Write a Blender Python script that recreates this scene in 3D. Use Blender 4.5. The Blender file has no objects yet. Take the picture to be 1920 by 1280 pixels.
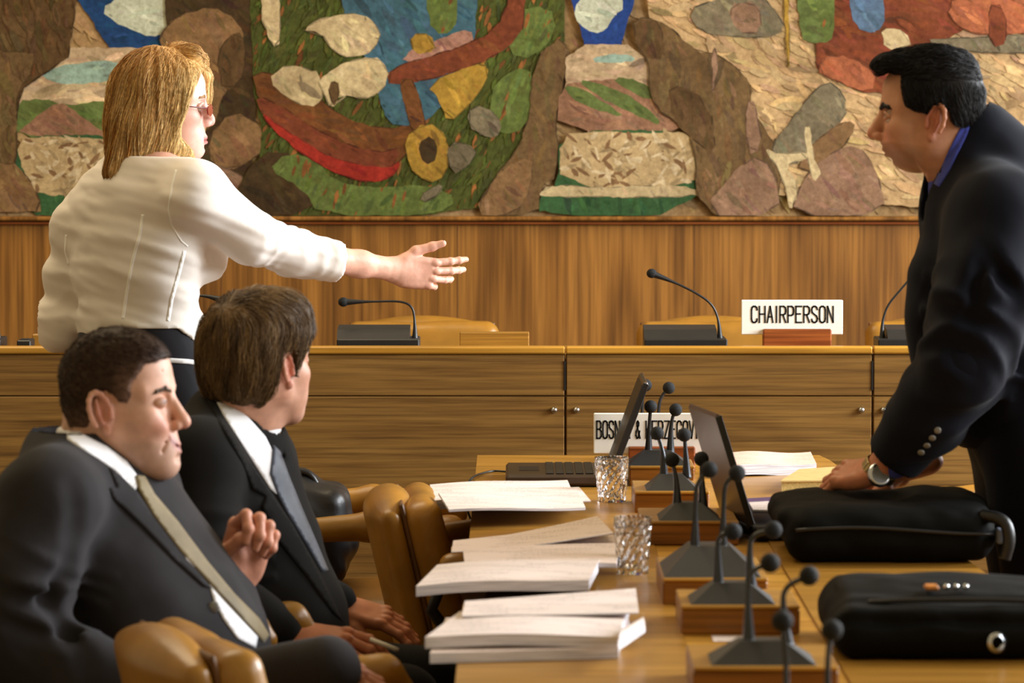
import bpy, math, random
import numpy as np
from mathutils import Vector, Matrix
from mathutils.bvhtree import BVHTree
from mathutils.geometry import delaunay_2d_cdt

random.seed(7)
rng = np.random.default_rng(7)
SC = bpy.context.scene
COL = SC.collection

# ------------------------------------------------------------------ camera
FPX = 7300.0                      # focal length in pixels of the 1920 wide frame
EYE = 1.6
PITCH = math.atan((640 - 187) / FPX)
cam_d = bpy.data.cameras.new('camera')
cam = bpy.data.objects.new('camera', cam_d)
COL.objects.link(cam)
cam.location = (0, 0, EYE)
cam.rotation_euler = (math.pi / 2 - PITCH, 0, 0)
cam_d.sensor_width = 36.0
cam_d.lens = FPX / 1920 * 36.0
cam_d.clip_start = 0.1
cam_d.clip_end = 100
cam_d.dof.use_dof = True
cam_d.dof.focus_distance = 9.3
cam_d.dof.aperture_fstop = 7.5
SC.camera = cam

# ------------------------------------------------------------------ light
SC.view_settings.view_transform = 'Standard'
SC.view_settings.look = 'None'
SC.view_settings.gamma = 1
SC.view_settings.use_curve_mapping = False
SC.view_settings.exposure = 0.0
wd = bpy.data.worlds.new('room_air')
SC.world = wd
wd.use_nodes = True
wd.node_tree.nodes['Background'].inputs[0].default_value = (1.0, 0.77, 0.43, 1)
wd.node_tree.nodes['Background'].inputs[1].default_value = 0.44


def area(name, loc, target, sx, sy, power, col):
    l = bpy.data.lights.new(name, 'AREA')
    l.shape = 'RECTANGLE'
    l.size, l.size_y = sx, sy
    l.energy = power
    l.color = col
    o = bpy.data.objects.new(name, l)
    COL.objects.link(o)
    o.location = loc
    o.rotation_euler = (Vector(target) - Vector(loc)).to_track_quat('-Z', 'Y').to_euler()
    return o


# tall daylight windows along the right side of the hall, warm ceiling lights above
area('window_daylight', (5.0, 8.3, 2.7), (-0.4, 7.8, 1.0), 1.8, 2.6, 560, (0.92, 0.96, 1.0))
area('window_daylight', (5.0, 11.0, 2.7), (-0.4, 9.2, 1.1), 1.8, 2.6, 380, (0.92, 0.96, 1.0))
area('window_daylight', (5.0, 5.4, 2.7), (-0.4, 6.8, 1.0), 1.8, 2.6, 130, (0.92, 0.96, 1.0))
area('ceiling_lamps', (-1.6, 9.6, 4.8), (-0.3, 9.8, 0.8), 3.0, 2.4, 120, (1.0, 0.80, 0.52))


# ------------------------------------------------------------------ pixel rays
cs, sn = math.cos(PITCH), math.sin(PITCH)


def ray(px, py):
    u = (px - 960) / FPX
    v = -(py - 640) / FPX
    return Vector((u, cs + v * sn, -sn + v * cs))


def P(px, py, Y):
    d = ray(px, py)
    return Vector((0, 0, EYE)) + d * (Y / d.y)


def PZ(px, py, z):
    d = ray(px, py)
    return Vector((0, 0, EYE)) + d * ((z - EYE) / d.z)


# ------------------------------------------------------------------ colour + materials
def lin(c):
    return tuple(((x / 255) / 12.92 if x / 255 <= 0.04045 else ((x / 255 + 0.055) / 1.055) ** 2.4) for x in c[:3]) + (1,)


MATS = {}


class NT:
    def __init__(self, name):
        self.m = bpy.data.materials.new(name)
        self.m.use_nodes = True
        self.t = self.m.node_tree
        self.b = self.t.nodes['Principled BSDF']

    def n(self, typ, **kw):
        nd = self.t.nodes.new(typ)
        for k, v in kw.items():
            setattr(nd, k, v)
        return nd

    def l(self, a, b):
        self.t.links.new(a, b)

    def pos(self, scale=(1, 1, 1), rot=(0, 0, 0), obj=False):
        mp = self.n('ShaderNodeMapping')
        mp.inputs['Scale'].default_value = scale
        mp.inputs['Rotation'].default_value = rot
        if obj:
            self.l(self.n('ShaderNodeTexCoord').outputs['Object'], mp.inputs['Vector'])
        else:
            self.l(self.n('ShaderNodeNewGeometry').outputs['Position'], mp.inputs['Vector'])
        return mp.outputs['Vector']

    def noise(self, vec, scale=5, detail=4, rough=0.55, dist=0.0):
        nd = self.n('ShaderNodeTexNoise')
        nd.inputs['Scale'].default_value = scale
        nd.inputs['Detail'].default_value = detail
        nd.inputs['Roughness'].default_value = rough
        nd.inputs['Distortion'].default_value = dist
        self.l(vec, nd.inputs['Vector'])
        return nd.outputs['Fac']

    def ramp(self, fac, stops):
        r = self.n('ShaderNodeValToRGB')
        el = r.color_ramp.elements
        while len(el) > 1:
            el.remove(el[-1])
        el[0].position = stops[0][0]
        el[0].color = lin(stops[0][1])
        for p, c in stops[1:]:
            e = el.new(p)
            e.color = lin(c)
        self.l(fac, r.inputs['Fac'])
        return r.outputs['Color']

    def mix(self, fac, a, b, mode='MIX'):
        m = self.n('ShaderNodeMix', data_type='RGBA', blend_type=mode)
        for s, v in ((0, fac), (6, a), (7, b)):
            if hasattr(v, 'is_linked'):
                self.l(v, m.inputs[s])
            else:
                m.inputs[s].default_value = v
        return m.outputs[2]

    def bump(self, h, strength=0.3, dist=0.002):
        b = self.n('ShaderNodeBump')
        b.inputs['Strength'].default_value = strength
        b.inputs['Distance'].default_value = dist
        self.l(h, b.inputs['Height'])
        self.l(b.outputs['Normal'], self.b.inputs['Normal'])

    def base(self, c):
        if hasattr(c, 'is_linked'):
            self.l(c, self.b.inputs['Base Color'])
        else:
            self.b.inputs['Base Color'].default_value = lin(c)

    def set(self, **kw):
        for k, v in kw.items():
            self.b.inputs[k.replace('_', ' ')].default_value = v
        return self


def plain(name, col, rough=0.5, metal=0.0, var=0.12, scale=30, spec=0.5, bump=0.0, **kw):
    t = NT(name)
    v = t.pos()
    n = t.noise(v, scale, 5)
    dk = tuple(c * (1 - var) for c in col)
    lt = tuple(min(255, c * (1 + var)) for c in col)
    t.base(t.ramp(n, [(0.3, dk), (0.7, lt)]))
    t.set(Roughness=rough, Metallic=metal, Specular_IOR_Level=spec, **kw)
    if bump:
        t.bump(t.noise(v, scale * 8, 3), bump, 0.002)
    MATS[name] = t.m
    return t.m


def wood(name, dark, mid, light, axis, rough=0.4, scale=1.0, band=1.0, ring=1.0):
    """veneer with the grain running along `axis`"""
    t = NT(name)
    s = [9 * scale] * 3
    s[axis] = 0.45 * scale
    v = t.pos(tuple(s))
    n1 = t.noise(v, 1.6, 3, 0.5, 1.6)
    s2 = [90 * scale] * 3
    s2[axis] = 2.2 * scale
    n2 = t.noise(t.pos(tuple(s2)), 1.0, 3, 0.6)
    s3 = [28 * scale] * 3
    s3[axis] = 1.1 * scale
    n3 = t.noise(t.pos(tuple(s3)), 1.0, 4, 0.6, 0.8)
    c1 = t.ramp(n1, [(0.25, dark), (0.5, mid), (0.75, light)])
    c3 = t.ramp(n3, [(0.30, dark), (0.52, mid), (0.72, light)])
    c = t.mix(0.5 * band, c1, c3)
    sw = [2.6 * scale] * 3
    sw[axis] = 0.42 * scale
    rn = t.noise(t.pos(tuple(sw)), 1.0, 2, 0.45, 0.3)
    m_ = t.n('ShaderNodeMath', operation='MULTIPLY')
    m_.inputs[1].default_value = 62.0
    t.l(rn, m_.inputs[0])
    m2_ = t.n('ShaderNodeMath', operation='SINE')
    t.l(m_.outputs[0], m2_.inputs[0])
    m3_ = t.n('ShaderNodeMath', operation='MULTIPLY_ADD')
    m3_.inputs[1].default_value = 0.5
    m3_.inputs[2].default_value = 0.5
    t.l(m2_.outputs[0], m3_.inputs[0])
    c = t.mix(0.42 * ring, c, t.ramp(m3_.outputs[0], [(0.0, dark), (0.45, mid), (1.0, light)]))
    g = t.ramp(n2, [(0.25, (120, 105, 95)), (0.6, (255, 255, 255))])
    c = t.mix(0.75, c, g, 'MULTIPLY')
    t.base(c)
    t.set(Roughness=rough, Specular_IOR_Level=0.35)
    t.bump(n2, 0.08, 0.001)
    MATS[name] = t.m
    return t.m


def cloth(name, col, var=0.18, rough=0.85, weave=900, sheen=0.2, trans=0.0, spec=0.25):
    t = NT(name)
    v = t.pos()
    n = t.noise(v, 14, 4)
    w = t.noise(v, weave, 2)
    c = t.ramp(n, [(0.25, tuple(c * (1 - var) for c in col)), (0.75, tuple(min(255, c * (1 + var)) for c in col))])
    t.base(c)
    t.set(Roughness=rough, Specular_IOR_Level=spec, Sheen_Weight=sheen)
    t.bump(w, 0.15, 0.001)
    if trans:
        out = t.t.nodes['Material Output']
        tr = t.n('ShaderNodeBsdfTranslucent')
        t.l(c, tr.inputs['Color'])
        mx = t.n('ShaderNodeMixShader')
        mx.inputs[0].default_value = trans
        t.l(t.b.outputs[0], mx.inputs[1])
        t.l(tr.outputs[0], mx.inputs[2])
        t.l(mx.outputs[0], out.inputs['Surface'])
    MATS[name] = t.m
    return t.m


def tinted(name, rough=0.5, sss=0.0, spec=0.4, noise=0.12, nscale=60, bump=0.0, sheen=0.0, stretch=None):
    """base colour comes from the per-vertex 'tint' (own colour of skin or hair), broken up by noise"""
    t = NT(name)
    at = t.n('ShaderNodeAttribute', attribute_name='tint')
    v = t.pos()
    n = t.noise(v, nscale, 5)
    g = t.ramp(n, [(0.3, (255 * (1 - noise),) * 3), (0.7, (255, 255, 255))])
    c = t.mix(1.0, at.outputs['Color'], g, 'MULTIPLY')
    t.base(c)
    t.set(Roughness=rough, Specular_IOR_Level=spec, Sheen_Weight=sheen)
    if sss:
        t.set(Subsurface_Weight=sss, Subsurface_Scale=0.012)
        t.b.inputs['Subsurface Radius'].default_value = (1.0, 0.35, 0.2)
    if bump:
        t.bump(t.noise(v, nscale * 6, 3), bump, 0.001)
    MATS[name] = t.m
    return t.m


# ------------------------------------------------------------------ object helpers
def tag(o, label=None, cat=None, group=None, kind=None):
    if label:
        o['label'] = label
    if cat:
        o['category'] = cat
    if group:
        o['group'] = group
    if kind:
        o['kind'] = kind
    return o


def thing(name, loc, label, cat, group=None, rz=0.0):
    o = bpy.data.objects.new(name, None)
    o.empty_display_size = 0.05
    COL.objects.link(o)
    o.location = loc
    o.rotation_euler = (0, 0, rz)
    return tag(o, label, cat, group)


def wloc(o):
    v = Vector((0, 0, 0))
    while o is not None:
        v += o.location
        o = o.parent
    return v


def mesh_obj(name, V, F, mat, parent=None, smooth=True, origin=None, tint=None):
    """V in world space unless parent has a transform and local=True; origin shifts the object origin"""
    me = bpy.data.meshes.new(name)
    V = np.asarray(V, dtype=np.float32)
    if origin is None and parent is not None:
        origin = tuple(wloc(parent))
    off = np.array(origin if origin is not None else (0, 0, 0), dtype=np.float32)
    if isinstance(F, np.ndarray) and F.ndim == 2:
        k = F.shape[1]
        me.vertices.add(len(V))
        me.vertices.foreach_set('co', (V - off).ravel())
        me.loops.add(F.size)
        me.loops.foreach_set('vertex_index', F.ravel().astype(np.int32))
        me.polygons.add(len(F))
        me.polygons.foreach_set('loop_start', np.arange(0, F.size, k, dtype=np.int32))
        me.update(calc_edges=True)
    else:
        me.from_pydata([tuple(v) for v in (V - off)], [], [tuple(int(i) for i in f) for f in F])
        me.update()
    me.validate()
    for m in (mat if isinstance(mat, (list, tuple)) else [mat]):
        me.materials.append(m)
    if smooth:
        me.polygons.foreach_set('use_smooth', [True] * len(me.polygons))
    if tint is not None:
        ca = me.color_attributes.new('tint', 'FLOAT_COLOR', 'POINT')
        t4 = np.ones((len(V), 4), dtype=np.float32)
        t4[:, :3] = tint
        ca.data.foreach_set('color', t4.ravel())
    o = bpy.data.objects.new(name, me)
    COL.objects.link(o)
    if parent is not None:
        o.parent = parent
        o.location = Vector(origin) - wloc(parent)
    else:
        o.location = off
    return o


class MB:
    """collects boxes, tubes and lathes as one mesh"""

    def __init__(self):
        self.V, self.F = [], []

    def add(self, V, F):
        b = len(self.V)
        self.V += [tuple(v) for v in V]
        self.F += [tuple(i + b for i in f) for f in F]
        return self

    def box(self, lo, hi, bev=0.0, M=None):
        lo, hi = Vector(lo), Vector(hi)
        c, h = (lo + hi) / 2, (hi - lo) / 2
        b = min(bev, *(0.45 * x for x in (h * 2)))
        if b <= 0:
            V = [c + Vector((sx * h.x, sy * h.y, sz * h.z)) for sz in (-1, 1) for sx, sy in ((-1, -1), (1, -1), (1, 1), (-1, 1))]
            F = [(3, 2, 1, 0), (4, 5, 6, 7), (0, 1, 5, 4), (1, 2, 6, 5), (2, 3, 7, 6), (3, 0, 4, 7)]
        else:
            V, F = [], []
            idx = {}
            for sx in (-1, 1):
                for sy in (-1, 1):
                    for sz in (-1, 1):
                        for a in range(3):
                            q = Vector((sx * (h.x - b), sy * (h.y - b), sz * (h.z - b)))
                            q[a] = (sx, sy, sz)[a] * h[a]
                            idx[(sx, sy, sz, a)] = len(V)
                            V.append(c + q)
            I = lambda s, a: idx[(s[0], s[1], s[2], a)]
            for a in range(3):
                u, w = (a + 1) % 3, (a + 2) % 3
                for s in (-1, 1):
                    q = []
                    for su, sw in ((-1, -1), (1, -1), (1, 1), (-1, 1)):
                        t = [0, 0, 0]
                        t[a], t[u], t[w] = s, su, sw
                        q.append(I(t, a))
                    F.append(q if s > 0 else q[::-1])
                for su in (-1, 1):       # bevel strips along axis a
                    for sw in (-1, 1):
                        t0, t1 = [0] * 3, [0] * 3
                        t0[a], t1[a] = -1, 1
                        t0[u] = t1[u] = su
                        t0[w] = t1[w] = sw
                        q = [I(t0, u), I(t1, u), I(t1, w), I(t0, w)]
                        F.append(q if su * sw < 0 else q[::-1])
            for sx in (-1, 1):
                for sy in (-1, 1):
                    for sz in (-1, 1):
                        q = [I((sx, sy, sz), a) for a in range(3)]
                        F.append(q if sx * sy * sz > 0 else q[::-1])
        if M is not None:
            V = [M @ v for v in V]
        return self.add(V, F)

    def tube(self, pts, rad, n=10, cap=True):
        pts = [Vector(p) for p in pts]
        if not hasattr(rad, '__len__'):
            rad = [rad] * len(pts)
        V, F = [], []
        up = Vector((0.13, 0.31, 0.94))
        for i, p in enumerate(pts):
            d = (pts[min(i + 1, len(pts) - 1)] - pts[max(i - 1, 0)]).normalized()
            if abs(d.dot(up)) > 0.97:
                up = Vector((0.9, 0.3, 0.1))
            a = d.cross(up).normalized()
            b = d.cross(a).normalized()
            up = -b if b.dot(up) < 0 else b
            up = a.cross(d)
            for k in range(n):
                t = 2 * math.pi * k / n
                V.append(p + (a * math.cos(t) + d.cross(a) * math.sin(t)) * rad[i])
        for i in range(len(pts) - 1):
            for k in range(n):
                F.append((i * n + k, i * n + (k + 1) % n, (i + 1) * n + (k + 1) % n, (i + 1) * n + k))
        if cap:
            F.append(tuple(range(n))[::-1])
            F.append(tuple((len(pts) - 1) * n + k for k in range(n)))
        return self.add(V, F)

    def lathe(self, prof, c, n=24, axis=(0, 0, 1), cap=True):
        """prof: (radius, height) list"""
        ax = Vector(axis).normalized()
        a = ax.orthogonal().normalized()
        b = ax.cross(a)
        c = Vector(c)
        V = [c + ax * z + (a * math.cos(2 * math.pi * k / n) + b * math.sin(2 * math.pi * k / n)) * r for r, z in prof for k in range(n)]
        F = [(i * n + k, i * n + (k + 1) % n, (i + 1) * n + (k + 1) % n, (i + 1) * n + k) for i in range(len(prof) - 1) for k in range(n)]
        if cap:
            F.append(tuple(range(n))[::-1])
            F.append(tuple((len(prof) - 1) * n + k for k in range(n)))
        return self.add(V, F)

    def ball(self, c, r, n=16, sx=1, sy=1, sz=1):
        c = Vector(c)
        m = n // 2
        prof = [(i, math.pi * i / m - math.pi / 2) for i in range(m + 1)]
        V = [c + Vector((r * sx * math.cos(t) * math.cos(2 * math.pi * k / n), r * sy * math.cos(t) * math.sin(2 * math.pi * k / n), r * sz * math.sin(t))) for _, t in prof for k in range(n)]
        F = [(i * n + k, i * n + (k + 1) % n, (i + 1) * n + (k + 1) % n, (i + 1) * n + k) for i in range(m) for k in range(n)]
        return self.add(V, F)

    def build(self, name, mat, parent=None, smooth=False, origin=None):
        return mesh_obj(name, self.V, self.F, mat, parent, smooth, origin)


def copy_tree(o, parent=None):
    c = o.copy()
    COL.objects.link(c)
    if parent is not None:
        c.parent = parent
    for ch in [x for x in o.children]:
        copy_tree(ch, c)
    return c


# ------------------------------------------------------------------ implicit surfaces
_tab = rng.random((32, 32, 32)).astype(np.float32)


def vnoise(p, seed=0):
    """smooth value noise, p (n,3) -> -1..1"""
    p = p + seed * 17.31
    i = np.floor(p).astype(np.int64)
    f = (p - i).astype(np.float32)
    f = f * f * (3 - 2 * f)
    out = 0
    for dx in (0, 1):
        wx = f[:, 0] if dx else 1 - f[:, 0]
        for dy in (0, 1):
            wy = f[:, 1] if dy else 1 - f[:, 1]
            for dz in (0, 1):
                wz = f[:, 2] if dz else 1 - f[:, 2]
                out = out + wx * wy * wz * _tab[(i[:, 0] + dx) % 32, (i[:, 1] + dy) % 32, (i[:, 2] + dz) % 32]
    return out * 2 - 1


def sd_poly(x, z, pts):
    """signed distance to a 2d polygon, x z arrays"""
    d = np.full(np.broadcast(x, z).shape, 1e9, dtype=np.float32)
    s = np.ones_like(d)
    n = len(pts)
    for i in range(n):
        ax, az = pts[i]
        bx, bz = pts[i - 1]
        ex, ez = bx - ax, bz - az
        wx, wz = x - ax, z - az
        t = np.clip((wx * ex + wz * ez) / (ex * ex + ez * ez + 1e-12), 0, 1)
        d = np.minimum(d, (wx - ex * t) ** 2 + (wz - ez * t) ** 2)
        c1, c2, c3 = z >= az, z < bz, ex * wz > ez * wx
        s = np.where((c1 & c2 & c3) | (~c1 & ~c2 & ~c3), -s, s)
    return s * np.sqrt(d)


class Field:
    def __init__(self, lo, hi, vox):
        self.lo = np.array(lo, dtype=np.float32)
        self.v = vox
        self.n = np.maximum(2, np.ceil((np.array(hi) - self.lo) / vox).astype(int) + 1)
        self.d = np.full(self.n, 0.06, dtype=np.float32)
        self.ax = [self.lo[a] + np.arange(self.n[a], dtype=np.float32) * vox for a in range(3)]

    def like(self):
        g = Field.__new__(Field)
        g.lo, g.v, g.n, g.ax = self.lo, self.v, self.n, self.ax
        g.d = np.full(self.n, 0.06, dtype=np.float32)
        return g

    def blk(self, lo, hi):
        sl, co = [], []
        for a in range(3):
            i0 = int(max(0, math.floor((lo[a] - self.lo[a]) / self.v)))
            i1 = int(min(self.n[a], math.ceil((hi[a] - self.lo[a]) / self.v) + 1))
            if i1 <= i0:
                return None
            sl.append(slice(i0, i1))
            sh = [1, 1, 1]
            sh[a] = -1
            co.append(self.ax[a][i0:i1].reshape(sh))
        return tuple(sl), co

    def _op(self, sl, nd, k, op):
        d = self.d[sl]
        if op == 'add':
            if k > 0:
                h = np.maximum(k - np.abs(d - nd), 0) / k
                self.d[sl] = np.minimum(d, nd) - h * h * k * 0.25
            else:
                self.d[sl] = np.minimum(d, nd)
        else:
            nd = -nd if op == 'sub' else nd
            if k > 0:
                h = np.maximum(k - np.abs(d - nd), 0) / k
                self.d[sl] = np.maximum(d, nd) + h * h * k * 0.25
            else:
                self.d[sl] = np.maximum(d, nd)

    def cone(self, a, b, ra, rb=None, k=0.01, op='add', n=None, s=1.0):
        a, b = np.array(a, dtype=np.float32), np.array(b, dtype=np.float32)
        rb = ra if rb is None else rb
        m = max(ra, rb) * max(1, s) + k + 2 * self.v + 0.004
        r = self.blk(np.minimum(a, b) - m, np.maximum(a, b) + m)
        if r is None:
            return self
        sl, (X, Y, Z) = r
        ba = b - a
        L = float(ba @ ba) + 1e-12
        qx, qy, qz = X - a[0], Y - a[1], Z - a[2]
        t = np.clip((qx * ba[0] + qy * ba[1] + qz * ba[2]) / L, 0, 1)
        qx, qy, qz = qx - ba[0] * t, qy - ba[1] * t, qz - ba[2] * t
        l2 = qx * qx + qy * qy + qz * qz
        if n is not None:
            nn = np.array(n, dtype=np.float32)
            nn /= np.linalg.norm(nn)
            c = qx * nn[0] + qy * nn[1] + qz * nn[2]
            l2 = l2 + c * c * (1 / (s * s) - 1)
        nd = np.sqrt(l2) - (ra + (rb - ra) * t)
        if n is not None and s < 1:
            nd = nd * (0.5 + 0.5 * s)
        self._op(sl, nd, k, op)
        return self

    def chain(self, pts, rad, k=0.01, op='add', n=None, s=1.0):
        for i in range(len(pts) - 1):
            self.cone(pts[i], pts[i + 1], rad[i], rad[i + 1], k, op, n, s)
        return self

    def ell(self, c, r, k=0.01, op='add', A=None):
        """ellipsoid, A = 3 axes (rows)"""
        c = np.array(c, dtype=np.float32)
        A = np.eye(3) if A is None else np.array([list(x) for x in A], dtype=np.float32)
        r = np.array(r, dtype=np.float32)
        ext = np.sqrt(((A * r[:, None]) ** 2).sum(0)) + k + 2 * self.v + 0.004
        q = self.blk(c - ext, c + ext)
        if q is None:
            return self
        sl, (X, Y, Z) = q
        X, Y, Z = X - c[0], Y - c[1], Z - c[2]
        k0 = 0
        k1 = 0
        for i in range(3):
            u = (X * A[i][0] + Y * A[i][1] + Z * A[i][2]) / r[i]
            k0 = k0 + u * u
            k1 = k1 + (u / r[i]) ** 2
        k0, k1 = np.sqrt(k0), np.sqrt(k1) + 1e-9
        self._op(sl, k0 * (k0 - 1) / k1, k, op)
        return self

    def rbox(self, c, h, rad, k=0.01, op='add', A=None):
        c = np.array(c, dtype=np.float32)
        A = np.eye(3) if A is None else np.array([list(x) for x in A], dtype=np.float32)
        h = np.array(h, dtype=np.float32)
        ext = (np.abs(A) * h[:, None]).sum(0) + k + 2 * self.v + 0.004
        q = self.blk(c - ext, c + ext)
        if q is None:
            return self
        sl, (X, Y, Z) = q
        X, Y, Z = X - c[0], Y - c[1], Z - c[2]
        o2, mx = 0, None
        for i in range(3):
            u = np.abs(X * A[i][0] + Y * A[i][1] + Z * A[i][2]) - (h[i] - rad)
            o2 = o2 + np.maximum(u, 0) ** 2
            mx = u if mx is None else np.maximum(mx, u)
        self._op(sl, np.sqrt(o2) + np.minimum(mx, 0) - rad, k, op)
        return self

    def plane(self, p, n, k=0.005):
        """keep the side the normal points away from"""
        n = Vector(n).normalized()
        nd = (self.ax[0].reshape(-1, 1, 1) - p[0]) * n[0] + (self.ax[1].reshape(1, -1, 1) - p[1]) * n[1] + (self.ax[2].reshape(1, 1, -1) - p[2]) * n[2]
        self._op((slice(None),) * 3, nd.astype(np.float32), k, 'int')
        return self

    def near(self, w=0.03):
        I = np.argwhere(np.abs(self.d) < w)
        return I, self.lo + I * np.float32(self.v)

    def disp(self, fn, w=0.03):
        I, p = self.near(w)
        if len(I):
            self.d[I[:, 0], I[:, 1], I[:, 2]] += fn(p).astype(np.float32)
        return self

    def wrinkle(self, amp, M, seed=0, w=0.02):
        """noise folds; M rows scale/rotate the position"""
        M = np.array(M, dtype=np.float32)
        return self.disp(lambda p: amp * (vnoise(p @ M.T, seed) + 0.5 * vnoise(p @ M.T * 2.1, seed + 1)), w)

    def rings(self, a, b, r, amp, n, seed=0, t0=0.0, t1=1.0, skew=0.35):
        """cross folds around a sleeve or trouser leg between a and b"""
        a, b = np.array(a), np.array(b)
        ba = b - a
        L = np.linalg.norm(ba)
        u = ba / L
        e1 = np.cross(u, [0.3, 0.5, 0.81])
        e1 /= np.linalg.norm(e1)
        e2 = np.cross(u, e1)

        def fn(p):
            q = p - a
            t = q @ u / L
            c1, c2 = q @ e1, q @ e2
            th = np.arctan2(c2, c1)
            rr = np.sqrt(c1 * c1 + c2 * c2)
            win = np.clip((t - t0) / 0.15, 0, 1) * np.clip((t1 - t) / 0.15, 0, 1) * (rr < r * 1.7)
            nz = vnoise(np.stack([t * n * 0.9, np.cos(th) * 0.9, np.sin(th) * 0.9], 1), seed)
            ph = 2 * np.pi * (n * t + skew * np.sin(th + seed) + 0.55 * nz)
            s = np.sin(ph)
            return -amp * win * (np.where(s > 0, s, s * 0.5)) * (0.55 + 0.45 * vnoise(np.stack([t * 3, np.cos(th), np.sin(th)], 1), seed + 3))
        return self.disp(fn, 0.02)

    def mesh(self):
        d = self.d
        s = d < 0
        n = self.n
        # active cells
        c = np.zeros(n - 1, dtype=np.int8)
        for dx in (0, 1):
            for dy in (0, 1):
                for dz in (0, 1):
                    c += s[dx:n[0] - 1 + dx, dy:n[1] - 1 + dy, dz:n[2] - 1 + dz]
        act = (c > 0) & (c < 8)
        I = np.argwhere(act)
        idx = np.full(n - 1, -1, dtype=np.int32)
        idx[act] = np.arange(len(I))
        cor = np.array([(x, y, z) for x in (0, 1) for y in (0, 1) for z in (0, 1)])
        val = np.stack([d[I[:, 0] + q[0], I[:, 1] + q[1], I[:, 2] + q[2]] for q in cor], 1)
        acc = np.zeros((len(I), 3), dtype=np.float32)
        cnt = np.zeros(len(I), dtype=np.float32)
        for i in range(8):
            for j in range(i + 1, 8):
                if np.abs(cor[i] - cor[j]).sum() != 1:
                    continue
                m = (val[:, i] < 0) != (val[:, j] < 0)
                t = val[:, i] / (val[:, i] - val[:, j] + 1e-20)
                pt = cor[i] + (cor[j] - cor[i]) * t[:, None]
                acc[m] += pt[m]
                cnt[m] += 1
        V = self.lo + (I + acc / np.maximum(cnt, 1)[:, None]) * self.v
        Fs = []
        for a in range(3):
            u, w = (a + 1) % 3, (a + 2) % 3
            lo = [slice(None)] * 3
            hi = [slice(None)] * 3
            lo[a], hi[a] = slice(0, n[a] - 1), slice(1, n[a])
            for t in (lo, hi):
                t[u] = slice(1, n[u] - 1)
                t[w] = slice(1, n[w] - 1)
            s0, s1 = s[tuple(lo)], s[tuple(hi)]
            E = np.argwhere(s0 != s1)
            if not len(E):
                continue
            flip = s0[E[:, 0], E[:, 1], E[:, 2]]
            E[:, u] += 1
            E[:, w] += 1
            q = []
            for du, dw in ((-1, -1), (0, -1), (0, 0), (-1, 0)):
                G = E.copy()
                G[:, u] += du
                G[:, w] += dw
                q.append(idx[G[:, 0], G[:, 1], G[:, 2]])
            q = np.stack(q, 1)
            q[~flip] = q[~flip][:, ::-1]
            Fs.append(q)
        F = np.concatenate(Fs) if Fs else np.zeros((0, 4), dtype=np.int32)
        F = F[(F >= 0).all(1)]
        return V.astype(np.float32), F.astype(np.int32)


def normals(V, F):
    N = np.zeros_like(V)
    fn = np.cross(V[F[:, 2]] - V[F[:, 0]], V[F[:, 3]] - V[F[:, 1]])
    for i in range(4):
        np.add.at(N, F[:, i], fn)
    return N / (np.linalg.norm(N, axis=1, keepdims=True) + 1e-12)


def xf(V, M):
    M = np.array(M)
    return V @ M[:3, :3].T.astype(np.float32) + M[:3, 3].astype(np.float32)


def frame(o, x, z):
    """matrix with local x along x and z near z"""
    x = Vector(x).normalized()
    z = Vector(z)
    y = z.cross(x).normalized()
    z = x.cross(y)
    M = Matrix((x, y, z)).transposed().to_4x4()
    M.translation = Vector(o)
    return M


def join(parts):
    Vs, Fs, n = [], [], 0
    for V, F in parts:
        Vs.append(np.asarray(V, dtype=np.float32))
        Fs.append(np.asarray(F, dtype=np.int32) + n)
        n += len(V)
    return np.concatenate(Vs), np.concatenate(Fs)


def bvh_of(*objs):
    V, F, n = [], [], 0
    for o in objs:
        M = Matrix.Translation(wloc(o))
        vs = [M @ v.co for v in o.data.vertices]
        V += vs
        F += [tuple(i + n for i in p.vertices) for p in o.data.polygons]
        n += len(vs)
    return BVHTree.FromPolygons(V, F)


def smooth_closed(pts, it=2):
    for _ in range(it):
        q = []
        for i in range(len(pts)):
            a, b = pts[i], pts[(i + 1) % len(pts)]
            q.append((a[0] * .75 + b[0] * .25, a[1] * .75 + b[1] * .25))
            q.append((a[0] * .25 + b[0] * .75, a[1] * .25 + b[1] * .75))
        pts = q
    return pts


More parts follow.
